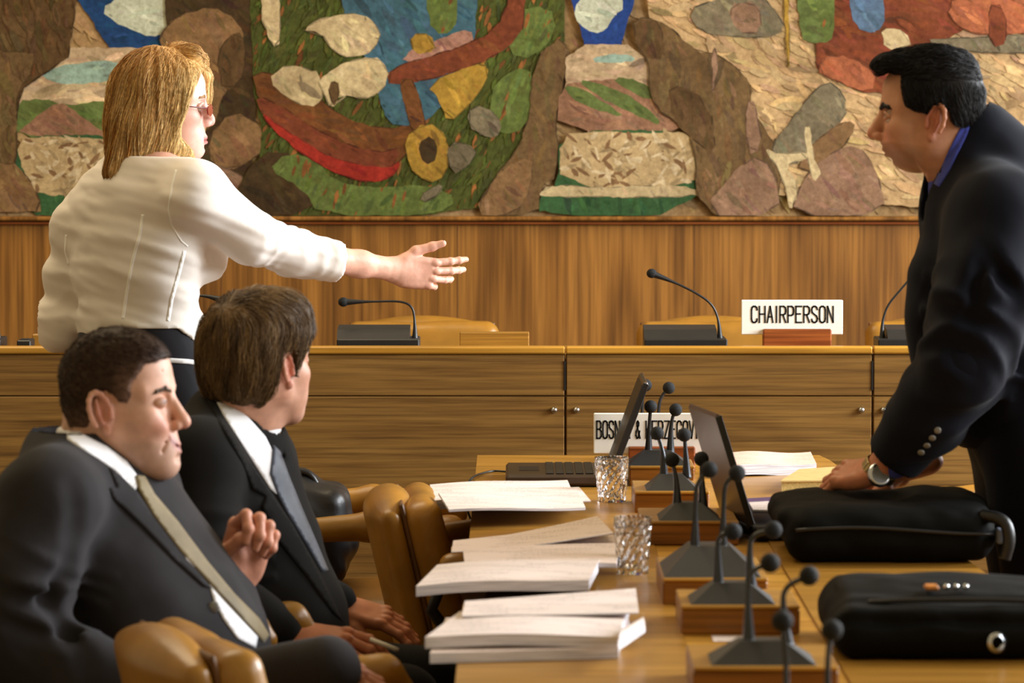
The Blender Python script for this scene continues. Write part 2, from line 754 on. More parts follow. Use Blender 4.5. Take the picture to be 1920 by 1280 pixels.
def patch(name, bvh, poly, off, thick, mat, parent, step=5, rnd=0, lift=None, smooth=True):
    """a piece of cloth lying on a body: the outline is given by sight lines, every vertex rests on the surface below"""
    if rnd:
        poly = smooth_closed(poly, rnd)
    pts = []
    for i in range(len(poly)):
        a, b = Vector(poly[i]), Vector(poly[(i + 1) % len(poly)])
        m = max(1, int((b - a).length / step))
        pts += [a.lerp(b, j / m) for j in range(m)]
    nb = len(pts)
    edges = [(i, (i + 1) % nb) for i in range(nb)]
    xs, ys = [p.x for p in pts], [p.y for p in pts]
    gx, gy = np.meshgrid(np.arange(min(xs), max(xs), step), np.arange(min(ys), max(ys), step))
    sdv = sd_poly(gx.astype(np.float32), gy.astype(np.float32), [tuple(p) for p in poly])
    ins = [Vector((float(x), float(y))) for x, y, q in zip(gx.ravel(), gy.ravel(), sdv.ravel()) if q < -step * 0.6]
    vs, es, fs, *_ = delaunay_2d_cdt(pts + ins, edges, [], 1, 1e-4)
    org = Vector((0, 0, EYE))
    V, ok = [], []
    for p in vs:
        d = ray(p.x, p.y).normalized()
        h, nrm, _, dist = bvh.ray_cast(org, d)
        if h is None:
            h, nrm, _, dist = bvh.find_nearest(org + d * (V[-1] - org).length if V else org + d * 7)
        if nrm.dot(d) > 0:
            nrm = -nrm
        V.append(h - d * off)
        ok.append(True)
    F = [f for f in fs]
    # drop triangles that jump in depth
    F = [f for f in F if max((V[f[i]] - V[f[i - 1]]).length for i in range(3)) < 0.14]
    # orient toward the camera
    G = []
    for f in F:
        n = (V[f[1]] - V[f[0]]).cross(V[f[2]] - V[f[0]])
        G.append(f if n.dot(ray(960, 640)) < 0 else f[::-1])
    o = mesh_obj(name, [tuple(v) for v in V], G, mat, parent, smooth)
    md = o.modifiers.new('thickness', 'SOLIDIFY')
    md.thickness = thick
    md.offset = -1
    return o

# ------------------------------------------------------------------ materials
WALLW = wood('wall_veneer', (96, 60, 20), (140, 92, 36), (166, 114, 50), 2, 0.42, 0.8, 1.2)
DESKW = wood('desk_veneer', (106, 74, 32), (134, 97, 46), (152, 115, 58), 0, 0.42, 1.3, 0.8, 0.35)
EDGEW = wood('desk_edge_wood', (172, 122, 40), (190, 137, 48), (202, 150, 58), 0, 0.35, 0.7)
TABLEW = wood('table_wood', (152, 108, 40), (174, 126, 50), (188, 140, 62), 0, 0.28, 0.9, 0.8, 0.4)
BLOCKW = wood('block_wood', (124, 76, 22), (146, 92, 30), (162, 106, 40), 0, 0.35, 1.0)
REDW = wood('red_wood', (134, 66, 24), (150, 78, 32), (162, 90, 40), 0, 0.4, 1.2)
LEATHER = plain('tan_leather', (152, 106, 34), 0.36, 0, 0.10, 9, 0.5, bump=0.12)
SEAMM = plain('leather_seam', (96, 60, 20), 0.5)
BLACKP = plain('black_plastic', (24, 24, 25), 0.42, 0, 0.12, 40, 0.5)
BALLM = plain('black_foam', (22, 24, 26), 0.75, 0, 0.25, 300, 0.3, bump=0.5)
NECKM = plain('grey_metal_stem', (62, 64, 68), 0.24, 0.75, 0.05)
BASEM = plain('grey_base', (30, 28, 26), 0.5, 0, 0.08)
SIGNM = plain('ivory_board', (243, 240, 230), 0.5, 0, 0.02)
INKM = plain('black_ink', (22, 22, 22), 0.6)
CHROME = plain('chrome', (200, 203, 208), 0.22, 1.0, 0.03)
BRASS = plain('brass', (200, 160, 80), 0.3, 1.0, 0.03)
BAGM = cloth('black_nylon', (13, 13, 12), 0.25, 0.7, 700, 0.0, 0.0, 0.08)
BAGL = plain('black_leather', (20, 20, 22), 0.4, 0, 0.2, 20, 0.5, bump=0.15)
FLOORM = plain('brown_carpet', (92, 66, 40), 0.95, 0, 0.15, 60, 0.1, bump=0.4)
LAPM = plain('laptop_shell', (66, 50, 38), 0.35, 0.2, 0.1, 8)
LAPG = plain('laptop_grey', (170, 168, 162), 0.35, 0.3, 0.1, 8)
KEYM = plain('key_black', (40, 36, 32), 0.5)
PURPLE = plain('purple_cover', (72, 48, 92), 0.5)
CREAM = plain('cream_cover', (198, 172, 112), 0.5, 0, 0.05)
CREAM2 = plain('page_block', (196, 172, 108), 0.7, 0, 0.12, 220)
PADM = plain('dark_leather_pad', (78, 52, 26), 0.5, 0, 0.1)


def paper_mat(name, col, ink, rows, seed, amount=0.5, angle=0.0):
    """sheet of paper with rows of illegible print"""
    t = NT(name)
    tc = t.n('ShaderNodeTexCoord')
    mp = t.n('ShaderNodeMapping')
    mp.inputs['Rotation'].default_value = (0, 0, angle)
    mp.inputs['Location'].default_value = (seed * 3.7, seed * 1.3, 0)
    t.l(tc.outputs['Object'], mp.inputs['Vector'])
    sp = t.n('ShaderNodeSeparateXYZ')
    t.l(mp.outputs[0], sp.inputs[0])
    a = t.n('ShaderNodeMath', operation='MULTIPLY')
    a.inputs[1].default_value = rows
    t.l(sp.outputs['Y'], a.inputs[0])
    fr = t.n('ShaderNodeMath', operation='FRACT')
    t.l(a.outputs[0], fr.inputs[0])
    band = t.n('ShaderNodeMath', operation='LESS_THAN')
    band.inputs[1].default_value = 0.42
    t.l(fr.outputs[0], band.inputs[0])
    mp2 = t.n('ShaderNodeMapping')
    mp2.inputs['Scale'].default_value = (260, rows * 0.9, 1)
    t.l(mp.outputs[0], mp2.inputs['Vector'])
    wn = t.noise(mp2.outputs[0], 1.0, 2)
    mp3 = t.n('ShaderNodeMapping')
    mp3.inputs['Scale'].default_value = (9, 26, 1)
    t.l(mp.outputs[0], mp3.inputs['Vector'])
    para = t.noise(mp3.outputs[0], 1.0, 1)
    g1 = t.n('ShaderNodeMath', operation='GREATER_THAN')
    g1.inputs[1].default_value = 0.5
    t.l(wn, g1.inputs[0])
    g2 = t.n('ShaderNodeMath', operation='GREATER_THAN')
    g2.inputs[1].default_value = 0.52
    t.l(para, g2.inputs[0])
    m1 = t.n('ShaderNodeMath', operation='MULTIPLY')
    t.l(band.outputs[0], m1.inputs[0])
    t.l(g1.outputs[0], m1.inputs[1])
    m2 = t.n('ShaderNodeMath', operation='MULTIPLY')
    t.l(m1.outputs[0], m2.inputs[0])
    t.l(g2.outputs[0], m2.inputs[1])
    m3 = t.n('ShaderNodeMath', operation='MULTIPLY')
    m3.inputs[1].default_value = amount
    t.l(m2.outputs[0], m3.inputs[0])
    t.base(t.mix(m3.outputs[0], lin(col), lin(ink)))
    t.set(Roughness=0.75, Specular_IOR_Level=0.2)
    MATS[name] = t.m
    return t.m


PAPER = paper_mat('printed_paper', (226, 212, 207), (96, 82, 88), 130, 1, 0.6)
PAPER2 = paper_mat('printed_paper_wide', (222, 204, 195), (104, 88, 84), 95, 2, 0.55)
PAPER3 = paper_mat('pink_paper', (226, 192, 176), (140, 92, 74), 90, 3, 0.55)
pt = NT('page_edges')
pt.base(pt.ramp(pt.noise(pt.pos((14, 14, 900)), 1.0, 2), [(0.35, (176, 172, 178)), (0.6, (226, 222, 226))]))
pt.set(Roughness=0.8)
PAGES = pt.m

# glass
gt = NT('clear_glass')
gt.set(Roughness=0.03, Transmission_Weight=1.0, IOR=1.45)
gt.base((250, 250, 250))
GLASS = gt.m

# ------------------------------------------------------------------ the room
WALLY, MURZ = 12.5, P(960, 405, 12.5).z


def struct(name, mb, mat, smooth=False):
    return tag(mb.build(name, mat, None, smooth), kind='structure')


struct('floor', MB().box((-4, 3.5, -0.1), (4, 12.6, 0.0)), FLOORM)
struct('floor_dais', MB().box((-4, 10.05, 0.0), (4, 12.49, 0.178)), FLOORM)
struct('wall_back', MB().box((-4, WALLY, 0), (4, WALLY + 0.15, 3.2)), WALLW)
tz = MURZ
struct('trim_1', MB().box((-4, WALLY - 0.035, tz - 0.014), (4, WALLY, tz + 0.0), 0.004), WALLW)
struct('trim_2', MB().box((-4, WALLY - 0.018, tz - 0.026), (4, WALLY, tz - 0.0185), 0.002), REDW)
# panel joints of the veneer wall
for k, px in enumerate((-100, 415, 858, 1302, 1745)):
    x = P(px, 500, WALLY).x
    struct('trim_%d' % (k + 3), MB().box((x - 0.0015, WALLY - 0.0012, 0.178), (x + 0.0015, WALLY + 0.001, tz - 0.02)), SEAMM)

def L3(c):
    return np.array(lin(c)[:3], dtype=np.float32)


# ------------------------------------------------------------------ wall painting (a plain landscape in its colours)


MUC = {
    'tan': (178, 144, 98), 'rock': (140, 107, 70), 'dark': (100, 75, 45), 'cliff': (118, 92, 58), 'sky': (38, 74, 122), 'sky2': (42, 72, 140),
    'cloud': (206, 210, 184), 'haze': (206, 178, 140), 'aqua': (158, 184, 166), 'hill': (106, 120, 64), 'mauve': (160, 118, 90), 'scree': (200, 172, 124),
    'strip': (62, 98, 58), 'grass': (82, 88, 38), 'lush': (104, 118, 58), 'red': (164, 50, 36), 'rust': (126, 66, 40), 'bark': (118, 74, 38), 'cream': (206, 184, 138),
    'blue': (70, 104, 118), 'gold': (178, 140, 56), 'rose': (172, 128, 108), 'clay': (168, 98, 64), 'sand': (200, 166, 118), 'dusk': (152, 118, 92), 'slate': (128, 116, 90),
    'azure': (94, 118, 144), 'shade': (74, 56, 32)}
pm = NT('wall_paint')
at = pm.n('ShaderNodeAttribute', attribute_name='tint')
pv = pm.pos((1, 1, 1))
n1 = pm.noise(pv, 7, 6, 0.7, 0.8)
c_ = pm.mix(0.8, at.outputs['Color'], pm.ramp(n1, [(0.28, (176, 168, 160)), (0.62, (255, 255, 255))]), 'MULTIPLY')
n2 = pm.noise(pv, 60, 4, 0.7)
c_ = pm.mix(0.6, c_, pm.ramp(n2, [(0.3, (168, 158, 148)), (0.66, (255, 255, 255))]), 'MULTIPLY')
n3 = pm.noise(pv, 420, 2)
c_ = pm.mix(0.4, c_, pm.ramp(n3, [(0.3, (180, 175, 170)), (0.65, (255, 255, 255))]), 'MULTIPLY')
pm.base(c_)
pm.set(Roughness=0.8, Specular_IOR_Level=0.12)
pm.bump(n3, 0.2, 0.001)
mural_polys = [
    ('tan', [(-1370, -380), (3290, -380), (3290, 404), (-1370, 404)]),
    # left bay: sky, far hills, scree
    ('sky', [(120, -380), (470, -380), (440, 96), (130, 90)]),
    ('cloud', [(190, 20), (225, -10), (270, -40), (330, -20), (372, 0), (366, 26), (330, 14), (318, 58), (284, 72), (246, 56), (214, 40)]),
    ('haze', [(40, 88), (440, 92), (420, 260), (20, 260)]),
    ('aqua', [(90, 128), (190, 112), (240, 122), (236, 150), (120, 160), (76, 146)]),
    ('hill', [(30, 190), (80, 184), (126, 200), (190, 186), (240, 210), (240, 262), (20, 262)]),
    ('mauve', [(22, 256), (66, 222), (110, 186), (150, 214), (196, 250), (240, 262)]),
    ('strip', [(10, 255), (250, 252), (250, 404), (10, 404)]),
    ('scree', [(30, 262), (84, 256), (150, 258), (215, 262), (212, 330), (180, 366), (64, 366), (46, 330)]),
    ('sky', [(-1370, -380), (-700, -380), (-720, 80), (-1370, 90)]),
    ('hill', [(-1370, 190), (-1000, 150), (-620, 240), (-600, 404), (-1370, 404)]),
    ('dark', [(-820, -380), (146, -380), (148, 92), (70, 150), (36, 170), (34, 240), (-20, 260), (-860, 260)]),
    ('cliff', [(-640, 80), (64, 86), (62, 142), (30, 166), (34, 300), (14, 330), (-660, 340)]),
    ('rock', [(-700, 290), (20, 300), (52, 330), (74, 370), (80, 404), (-720, 404)]),
    # brown boulders beside the left bay
    ('shade', [(330, -380), (500, -380), (480, 210), (470, 404), (380, 404), (360, 200), (300, 60)]),
    ('rock', [(292, 76), (330, 30), (398, 12), (444, 36), (460, 74), (452, 150), (420, 170), (400, 250), (330, 240)]),
    ('dark', [(414, 84), (448, 56), (460, 80), (458, 150), (420, 176), (408, 120)]),
    ('rock', [(388, 262), (436, 206), (496, 240), (498, 276), (452, 318), (400, 310)]),
    ('dusk', [(396, 306), (446, 322), (470, 360), (440, 404), (384, 404)]),
    # green slope in the middle
    ('grass', [(468, -380), (1062, -380), (1060, 60), (1052, 130), (1000, 250), (960, 330), (906, 404), (436, 404), (448, 340), (500, 280), (470, 150)]),
    ('shade', [(448, 330), (520, 270), (600, 330), (580, 404), (456, 404)]),
    ('lush', [(500, 318), (540, 286), (600, 300), (622, 340), (700, 352), (800, 344), (860, 372), (820, 404), (600, 404), (566, 350)]),
    ('lush', [(930, 150), (990, 120), (1010, 180), (984, 240), (940, 256), (916, 210)]),
    ('lush', [(960, 20), (1030, 10), (1046, 60), (1000, 110), (950, 100)]),
    # eroded red earth bank, pale boulders and a pool on the slope
    ('bark', [(470, 130), (560, 150), (640, 220), (730, 246), (790, 220), (770, 284), (720, 330), (650, 310), (560, 250), (486, 190)]),
    ('rust', [(478, 176), (540, 206), (620, 260), (704, 286), (756, 276), (726, 326), (640, 304), (550, 262), (490, 216)]),
    ('red', [(480, 200), (560, 262), (640, 304), (730, 316), (756, 300), (736, 334), (690, 344), (610, 316), (530, 262)]),
    ('cream', [(500, 150), (540, 118), (610, 140), (600, 200), (556, 196)]),
    ('blue', [(610, -380), (890, -380), (900, 60), (860, 130), (820, 220), (744, 240), (716, 210), (700, 120), (640, 60)]),
    ('lush', [(800, -100), (850, -80), (862, 40), (830, 70), (800, 40)]),
    ('rose', [(836, 70), (880, 50), (892, 92), (850, 120), (790, 128), (744, 106)]),
    ('gold', [(770, 66), (810, 62), (818, 96), (776, 104)]),
    ('gold', [(800, 160), (900, 110), (920, 140), (880, 200), (840, 230), (826, 190)]),
    ('rust', [(724, 130), (840, 96), (930, 60), (962, -20), (950, -380), (1000, -380), (990, 40), (950, 96), (850, 138), (730, 164)]),
    ('bark', [(744, 150), (780, 148), (806, 260), (780, 264)]),
    ('cream', [(566, 58), (610, 30), (680, 24), (714, 56), (706, 92), (660, 110), (626, 96), (600, 60)]),
    ('cream', [(594, 152), (640, 118), (700, 104), (730, 126), (720, 170), (680, 186), (640, 176), (622, 208), (606, 170)]),
    ('dark', [(616, 156), (632, 150), (640, 180), (624, 206)]),
    ('cream', [(480, -380), (506, -380), (530, 80), (512, 90), (486, 20)]),
    ('slate', [(870, 210), (910, 196), (944, 232), (930, 262), (890, 250)]),
    ('gold', [(756, 262), (800, 226), (842, 258), (840, 330), (800, 342), (766, 310)]),
    ('shade', [(782, 268), (812, 252), (824, 296), (796, 312)]),
    ('slate', [(836, 262), (900, 276), (872, 316), (846, 330)]),
    ('slate', [(786, 370), (822, 342), (834, 352), (800, 382)]),
    # cliff right of the slope
    ('cliff', [(1000, 110), (1062, 60), (1058, 160), (1042, 200), (1048, 330), (1012, 350), (1010, 404), (884, 404), (930, 330), (990, 250)]),
    ('rock', [(884, 404), (940, 316), (996, 290), (1000, 350), (960, 404)]),
    # second bay
    ('sky2', [(1060, -380), (1200, -380), (1198, 88), (1062, 84)]),
    ('cloud', [(1076, 20), (1096, -20), (1150, -40), (1174, 16), (1150, 28), (1136, 58), (1112, 62), (1084, 46)]),
    ('haze', [(1060, 82), (1216, 84), (1216, 190), (1060, 190)]),
    ('aqua', [(1110, 108), (1150, 100), (1196, 106), (1180, 118), (1120, 118)]),
    ('mauve', [(1048, 160), (1110, 150), (1180, 148), (1260, 200), (1310, 246), (1046, 248)]),
    ('hill', [(1056, 158), (1090, 166), (1150, 202), (1172, 222), (1110, 202), (1070, 186)]),
    ('hill', [(1080, 150), (1130, 156), (1200, 190), (1250, 240), (1180, 210), (1120, 180)]),
    ('hill', [(1146, 144), (1200, 150), (1232, 176), (1216, 190), (1170, 166)]),
    ('strip', [(1048, 244), (1312, 244), (1312, 404), (1012, 404), (1012, 366), (1046, 350)]),
    ('scree', [(1050, 252), (1110, 246), (1200, 250), (1296, 246), (1304, 290), (1304, 352), (1050, 352)]),
    ('cream', [(1010, 362), (1030, 346), (1120, 352), (1220, 346), (1306, 350), (1306, 370), (1012, 368)]),
    # pale ground and brown crags on the right
    ('sand', [(1190, 20), (1240, -380), (3290, -380), (3290, 404), (1420, 404), (1400, 230), (1300, 90)]),
    ('cliff', [(1188, 30), (1246, 40), (1300, 96), (1356, 104), (1412, 160), (1404, 200), (1440, 250), (1470, 300), (1450, 404), (1306, 404), (1302, 250), (1250, 220), (1216, 180), (1218, 110), (1190, 92)]),
    ('dark', [(1190, 34), (1240, 40), (1246, 112), (1216, 110), (1190, 92)]),
    ('dark', [(1252, 150), (1330, 190), (1344, 300), (1300, 260), (1262, 230)]),
    ('dusk', [(1336, 90), (1346, 92), (1340, 176), (1332, 170)]),
    ('dusk', [(1398, 190), (1416, 188), (1428, 280), (1400, 290)]),
    ('dusk', [(1310, 404), (1400, 290), (1450, 310), (1462, 404)]),
    ('slate', [(1440, 282), (1500, 200), (1548, 150), (1582, 174), (1586, 222), (1520, 296), (1466, 310)]),
    ('rock', [(1486, 310), (1560, 234), (1604, 224), (1598, 256), (1530, 322)]),
    ('dusk', [(1480, 404), (1506, 330), (1560, 284), (1606, 270), (1640, 310), (1662, 404)]),
    ('cream', [(1504, 236), (1520, 240), (1522, 290), (1540, 320), (1526, 346), (1512, 300)]),
    ('cream', [(1432, 276), (1460, 290), (1516, 282), (1510, 300), (1470, 306), (1498, 350), (1480, 404), (1470, 340), (1448, 300)]),
    ('slate', [(1290, 20), (1340, 0), (1420, -20), (1470, 40), (1460, 70), (1380, 70), (1310, 60)]),
    ('dusk', [(1360, 10), (1420, 0), (1430, 60), (1380, 62)]),
    ('rust', [(1540, -380), (1900, -380), (1840, 40), (1760, 80), (1700, 160), (1640, 180), (1560, 150), (1520, 120)]),
    ('clay', [(1526, 130), (1560, 96), (1640, 130), (1634, 178), (1560, 150)]),
    ('hill', [(1480, -380), (1566, -380), (1566, 60), (1540, 86), (1490, 70)]),
    ('lush', [(1520, -100), (1564, -60), (1564, 70), (1540, 84)]),
    ('azure', [(1588, -120), (1640, -60), (1662, 30), (1640, 66), (1602, 50), (1590, 10)]),
    ('cream', [(1648, 50), (1700, 60), (1706, 90), (1660, 94)]),
    ('rock', [(2060, 404), (2120, 250), (2260, 190), (2400, 240), (2460, 404)]),
    ('dusk', [(2500, 404), (2560, 300), (2700, 280), (2790, 404)]),
    ('strip', [(2860, 330), (3290, 320), (3290, 404), (2840, 404)]),
    ('gold', [(1452, -380), (1462, -380), (1482, 124), (1474, 126)]),
    ('slate', [(1740, 66), (2680, 50), (2690, 104), (1750, 102)]),
    ('clay', [(1770, 10), (1830, -20), (2480, -10), (2520, 50), (1880, 66), (1800, 60)]),
    ('rust', [(1850, 10), (1880, 6), (1890, 84), (1856, 88)]),
]
mV, mF, mT = [], [], []
mrnd = random.Random(3)
lay_n = [0]


def mural_add(poly, col):
    lay_n[0] += 1
    yy = WALLY - 0.012 - lay_n[0] * 0.0000022
    poly = [(x, min(y, 404)) for x, y in poly]
    if len(poly) > 8:
        vs, _, fs, *_ = delaunay_2d_cdt([Vector(p) for p in poly], [(i, (i + 1) % len(poly)) for i in range(len(poly))], [], 1, 1e-4)
    else:
        vs, fs = [Vector(p) for p in poly], [tuple(range(len(poly)))]
    b0 = len(mV)
    for p in vs:
        w = P(p.x, p.y, WALLY - 0.012)
        mV.append((w.x, yy, min(3.1, max(tz, w.z))))
        mT.append(col)
    for f in fs:
        a, b, c = (Vector(mV[b0 + i]) for i in f[:3])
        mF.append([b0 + i for i in (f if (b - a).cross(c - a).y < 0 else f[::-1])])


def dab(x, y, L, w, a, col):
    ca, sa = math.cos(a), math.sin(a)
    pts = [(-1, 0), (-.55, -.8), (.3, -1), (.95, -.35), (1, .2), (.4, .95), (-.5, .8)]
    mural_add([(x + u * L * ca - v * w * sa, y + u * L * sa + v * w * ca) for u, v in pts], col)


ANG = {'sky': .2, 'sky2': 1.5, 'cloud': .4, 'haze': 0, 'aqua': 0, 'hill': .5, 'mauve': .5, 'grass': -1.1, 'lush': -1.2, 'strip': 1.4, 'cliff': 1.4, 'dark': 1.35,
       'rock': .9, 'rust': .5, 'bark': .5, 'red': .5, 'sand': .45, 'dusk': .8}
for li, (mn, poly) in enumerate(mural_polys):
    base = np.array(MUC[mn], dtype=float)
    if li:
        poly = smooth_closed(poly, 1)
        q = []
        for i in range(len(poly)):
            a, b = Vector(poly[i]), Vector(poly[(i + 1) % len(poly)])
            m = max(1, int((b - a).length / 9))
            for j in range(m):
                p = a.lerp(b, j / m)
                q.append((p.x + mrnd.uniform(-1.6, 1.6), p.y + mrnd.uniform(-1.6, 1.6)))
        poly = q
    mural_add(poly, L3(base))
    xs, ys = [p[0] for p in poly], [p[1] for p in poly]
    x0, x1, y0, y1 = max(-700, min(xs)), min(2600, max(xs)), max(-60, min(ys)), min(402, max(ys))
    if x1 <= x0 or y1 <= y0:
        continue
    n_ = int((x1 - x0) * (y1 - y0) / (150 if mn in ('grass', 'lush', 'scree') else 260))
    n_ = min(n_, 2200)
    px_ = np.array([mrnd.uniform(x0, x1) for _ in range(n_)], dtype=np.float32)
    py_ = np.array([mrnd.uniform(y0, y1) for _ in range(n_)], dtype=np.float32)
    sdv = sd_poly(px_, py_, [tuple(p) for p in poly]) if n_ else []
    for x, y, sd in zip(px_, py_, sdv):
        if sd > -3:
            continue
        t = mrnd.gauss(0, .085)
        edge = math.exp(-abs(sd) / 9)
        fac = 1 + t - .12 * edge
        col = base * fac + np.array([mrnd.gauss(0, 3) for _ in range(3)])
        if mn in ('grass', 'lush') and mrnd.random() < .14:
            col = np.array((150, 96, 50)) * mrnd.uniform(.7, 1.15)
        if mn == 'scree':
            k = mrnd.random()
            col = np.array((138, 104, 70)) if k < .22 else (np.array((220, 198, 156)) if k < .5 else base * mrnd.uniform(.8, 1.05))
            dab(x, y, mrnd.uniform(8, 17), mrnd.uniform(2.5, 5), mrnd.choice((.6, -.5, 1.1)) + mrnd.gauss(0, .3), L3(np.clip(col, 5, 250)))
            continue
        L = mrnd.uniform(7, 20) if mn in ('grass', 'lush') else mrnd.uniform(9, 34)
        L = min(L, max(4, -sd * 1.1))
        dab(x, y, L, L * mrnd.uniform(.12, .3) + .8, ANG.get(mn, .8) + mrnd.gauss(0, .28), L3(np.clip(col, 5, 250)))
    if mn in ('rock', 'cliff', 'dark', 'cream', 'rust', 'bark', 'dusk', 'slate', 'gold', 'clay', 'red'):
        for i in range(0, len(poly), 2):          # uneven contour strokes
            a, b = Vector(poly[i]), Vector(poly[(i + 2) % len(poly)])
            if mrnd.random() < .6:
                dab((a.x + b.x) / 2, (a.y + b.y) / 2, (b - a).length * .62, mrnd.uniform(.7, 1.8), math.atan2(b.y - a.y, b.x - a.x), L3(base * mrnd.uniform(.6, .8)))
mz1 = max(v[2] for v in mV)
mx0, mx1 = min(v[0] for v in mV), max(v[0] for v in mV)
b0 = len(mV)                       # the canvas behind the paint, 1 cm thick
mb = MB().box((mx0, WALLY - 0.0118, tz + 0.0005), (mx1, WALLY - 0.0002, mz1))
mV += mb.V
mT += [L3((178, 144, 98))] * len(mb.V)
mF += [[i + b0 for i in f] for f in mb.F]
mural = mesh_obj('wall_painting', mV, mF, pm.m, None, False, None, np.array(mT, dtype=np.float32))
tag(mural, 'long painted canvas of rocks, hills and blue sky above the wood panelled wall', 'painting')

# ------------------------------------------------------------------ stroke lettering
GL = {
    'A': [[(0, 0), (.5, 1), (1, 0)], [(.2, .35), (.8, .35)]],
    'B': [[(0, 0), (0, 1), (.65, 1), (.9, .88), (.9, .64), (.65, .53), (0, .53)], [(.65, .53), (1, .4), (1, .12), (.7, 0), (0, 0)]],
    'C': [[(1, .78), (.9, .93), (.65, 1), (.35, 1), (.1, .93), (0, .78), (0, .22), (.1, .07), (.35, 0), (.65, 0), (.9, .07), (1, .22)]],
    'E': [[(1, 1), (0, 1), (0, 0), (1, 0)], [(0, .53), (.8, .53)]],
    'G': [[(1, .78), (.9, .93), (.65, 1), (.35, 1), (.1, .93), (0, .78), (0, .22), (.1, .07), (.35, 0), (.65, 0), (.9, .07), (1, .22), (1, .46), (.55, .46)]],
    'H': [[(0, 0), (0, 1)], [(1, 0), (1, 1)], [(0, .52), (1, .52)]],
    'I': [[(.5, 0), (.5, 1)]],
    'N': [[(0, 0), (0, 1), (1, 0), (1, 1)]],
    'O': [[(.35, 1), (.1, .93), (0, .78), (0, .22), (.1, .07), (.35, 0), (.65, 0), (.9, .07), (1, .22), (1, .78), (.9, .93), (.65, 1), (.35, 1)]],
    'P': [[(0, 0), (0, 1), (.65, 1), (.92, .92), (1, .78), (1, .66), (.9, .5), (.65, .44), (0, .44)]],
    'R': [[(0, 0), (0, 1), (.65, 1), (.92, .92), (1, .78), (1, .68), (.9, .54), (.65, .48), (0, .48)], [(.5, .48), (1, 0)]],
    'S': [[(1, .8), (.88, .94), (.62, 1), (.35, 1), (.1, .93), (0, .78), (.08, .62), (.4, .52), (.85, .4), (1, .24), (.92, .08), (.65, 0), (.35, 0), (.1, .07), (0, .2)]],
    'V': [[(0, 1), (.5, 0), (1, 1)]],
    'Z': [[(0, 1), (1, 1), (0, 0), (1, 0)]],
    '&': [[(1, 0), (.3, .72), (.28, .9), (.48, 1), (.68, .9), (.66, .76), (.1, .38), (.06, .16), (.3, 0), (.6, .04), (.9, .42)]],
}


def lettering(text, x0, x1, z0, z1, y, stroke, parent, name='lettering'):
    adv = {' ': .55, 'I': .45, '&': 1.0}
    gap = .42
    tot = sum(adv.get(c, 1.0) + gap for c in text) - gap
    u = (x1 - x0) / tot
    h = z1 - z0
    mb = MB()
    x = x0
    for c in text:
        w = adv.get(c, 1.0) * u
        for st in GL.get(c, []):
            pts = []
            for a, b in st:
                a = .5 + (a - .5) * (1.0 if c != 'I' else 0)
                pts.append(Vector((x + a * w, y, z0 + b * h)))
            for i in range(len(pts) - 1):
                p, q = pts[i], pts[i + 1]
                d = (q - p)
                L = d.length
                d.normalize()
                s = Vector((-d.z, 0, d.x)) * stroke / 2
                e = d * stroke * 0.38
                a, b = p - e, q + e
                V = [a - s, b - s, b + s, a + s]
                V += [v + Vector((0, 0.0012, 0)) for v in V]
                mb.add(V, [(0, 1, 2, 3), (7, 6, 5, 4), (0, 4, 5, 1), (1, 5, 6, 2), (2, 6, 7, 3), (3, 7, 4, 0)])
        x += w + gap * u
    return mb.build(name, INKM, parent)


def sign(name, label, pa, pb, Y, hold, text, tx, tz_, stroke, base_z):
    """board between pixel corners pa, pb on a wooden holder (hold: x0, x1, y0, y1 pixels)"""
    a, b = P(*pa, Y), P(*pb, Y)
    h0, h1 = P(hold[0], hold[3], Y), P(hold[1], hold[2], Y)
    h0.z = base_z
    t = thing(name, ((a.x + b.x) / 2, Y, h0.z), label, 'sign')
    MB().box((a.x, Y - 0.004, b.z), (b.x, Y + 0.004, a.z), 0.002).build('board', SIGNM, t)
    MB().box((h0.x, Y - 0.022, h0.z), (h1.x, Y + 0.022, h1.z), 0.003).build('wooden_holder', REDW, t)
    l0, l1 = P(tx[0], tz_[1], Y), P(tx[1], tz_[0], Y)
    lettering(text, l0.x, l1.x, l0.z, l1.z, Y - 0.0052, stroke, t)
    return t


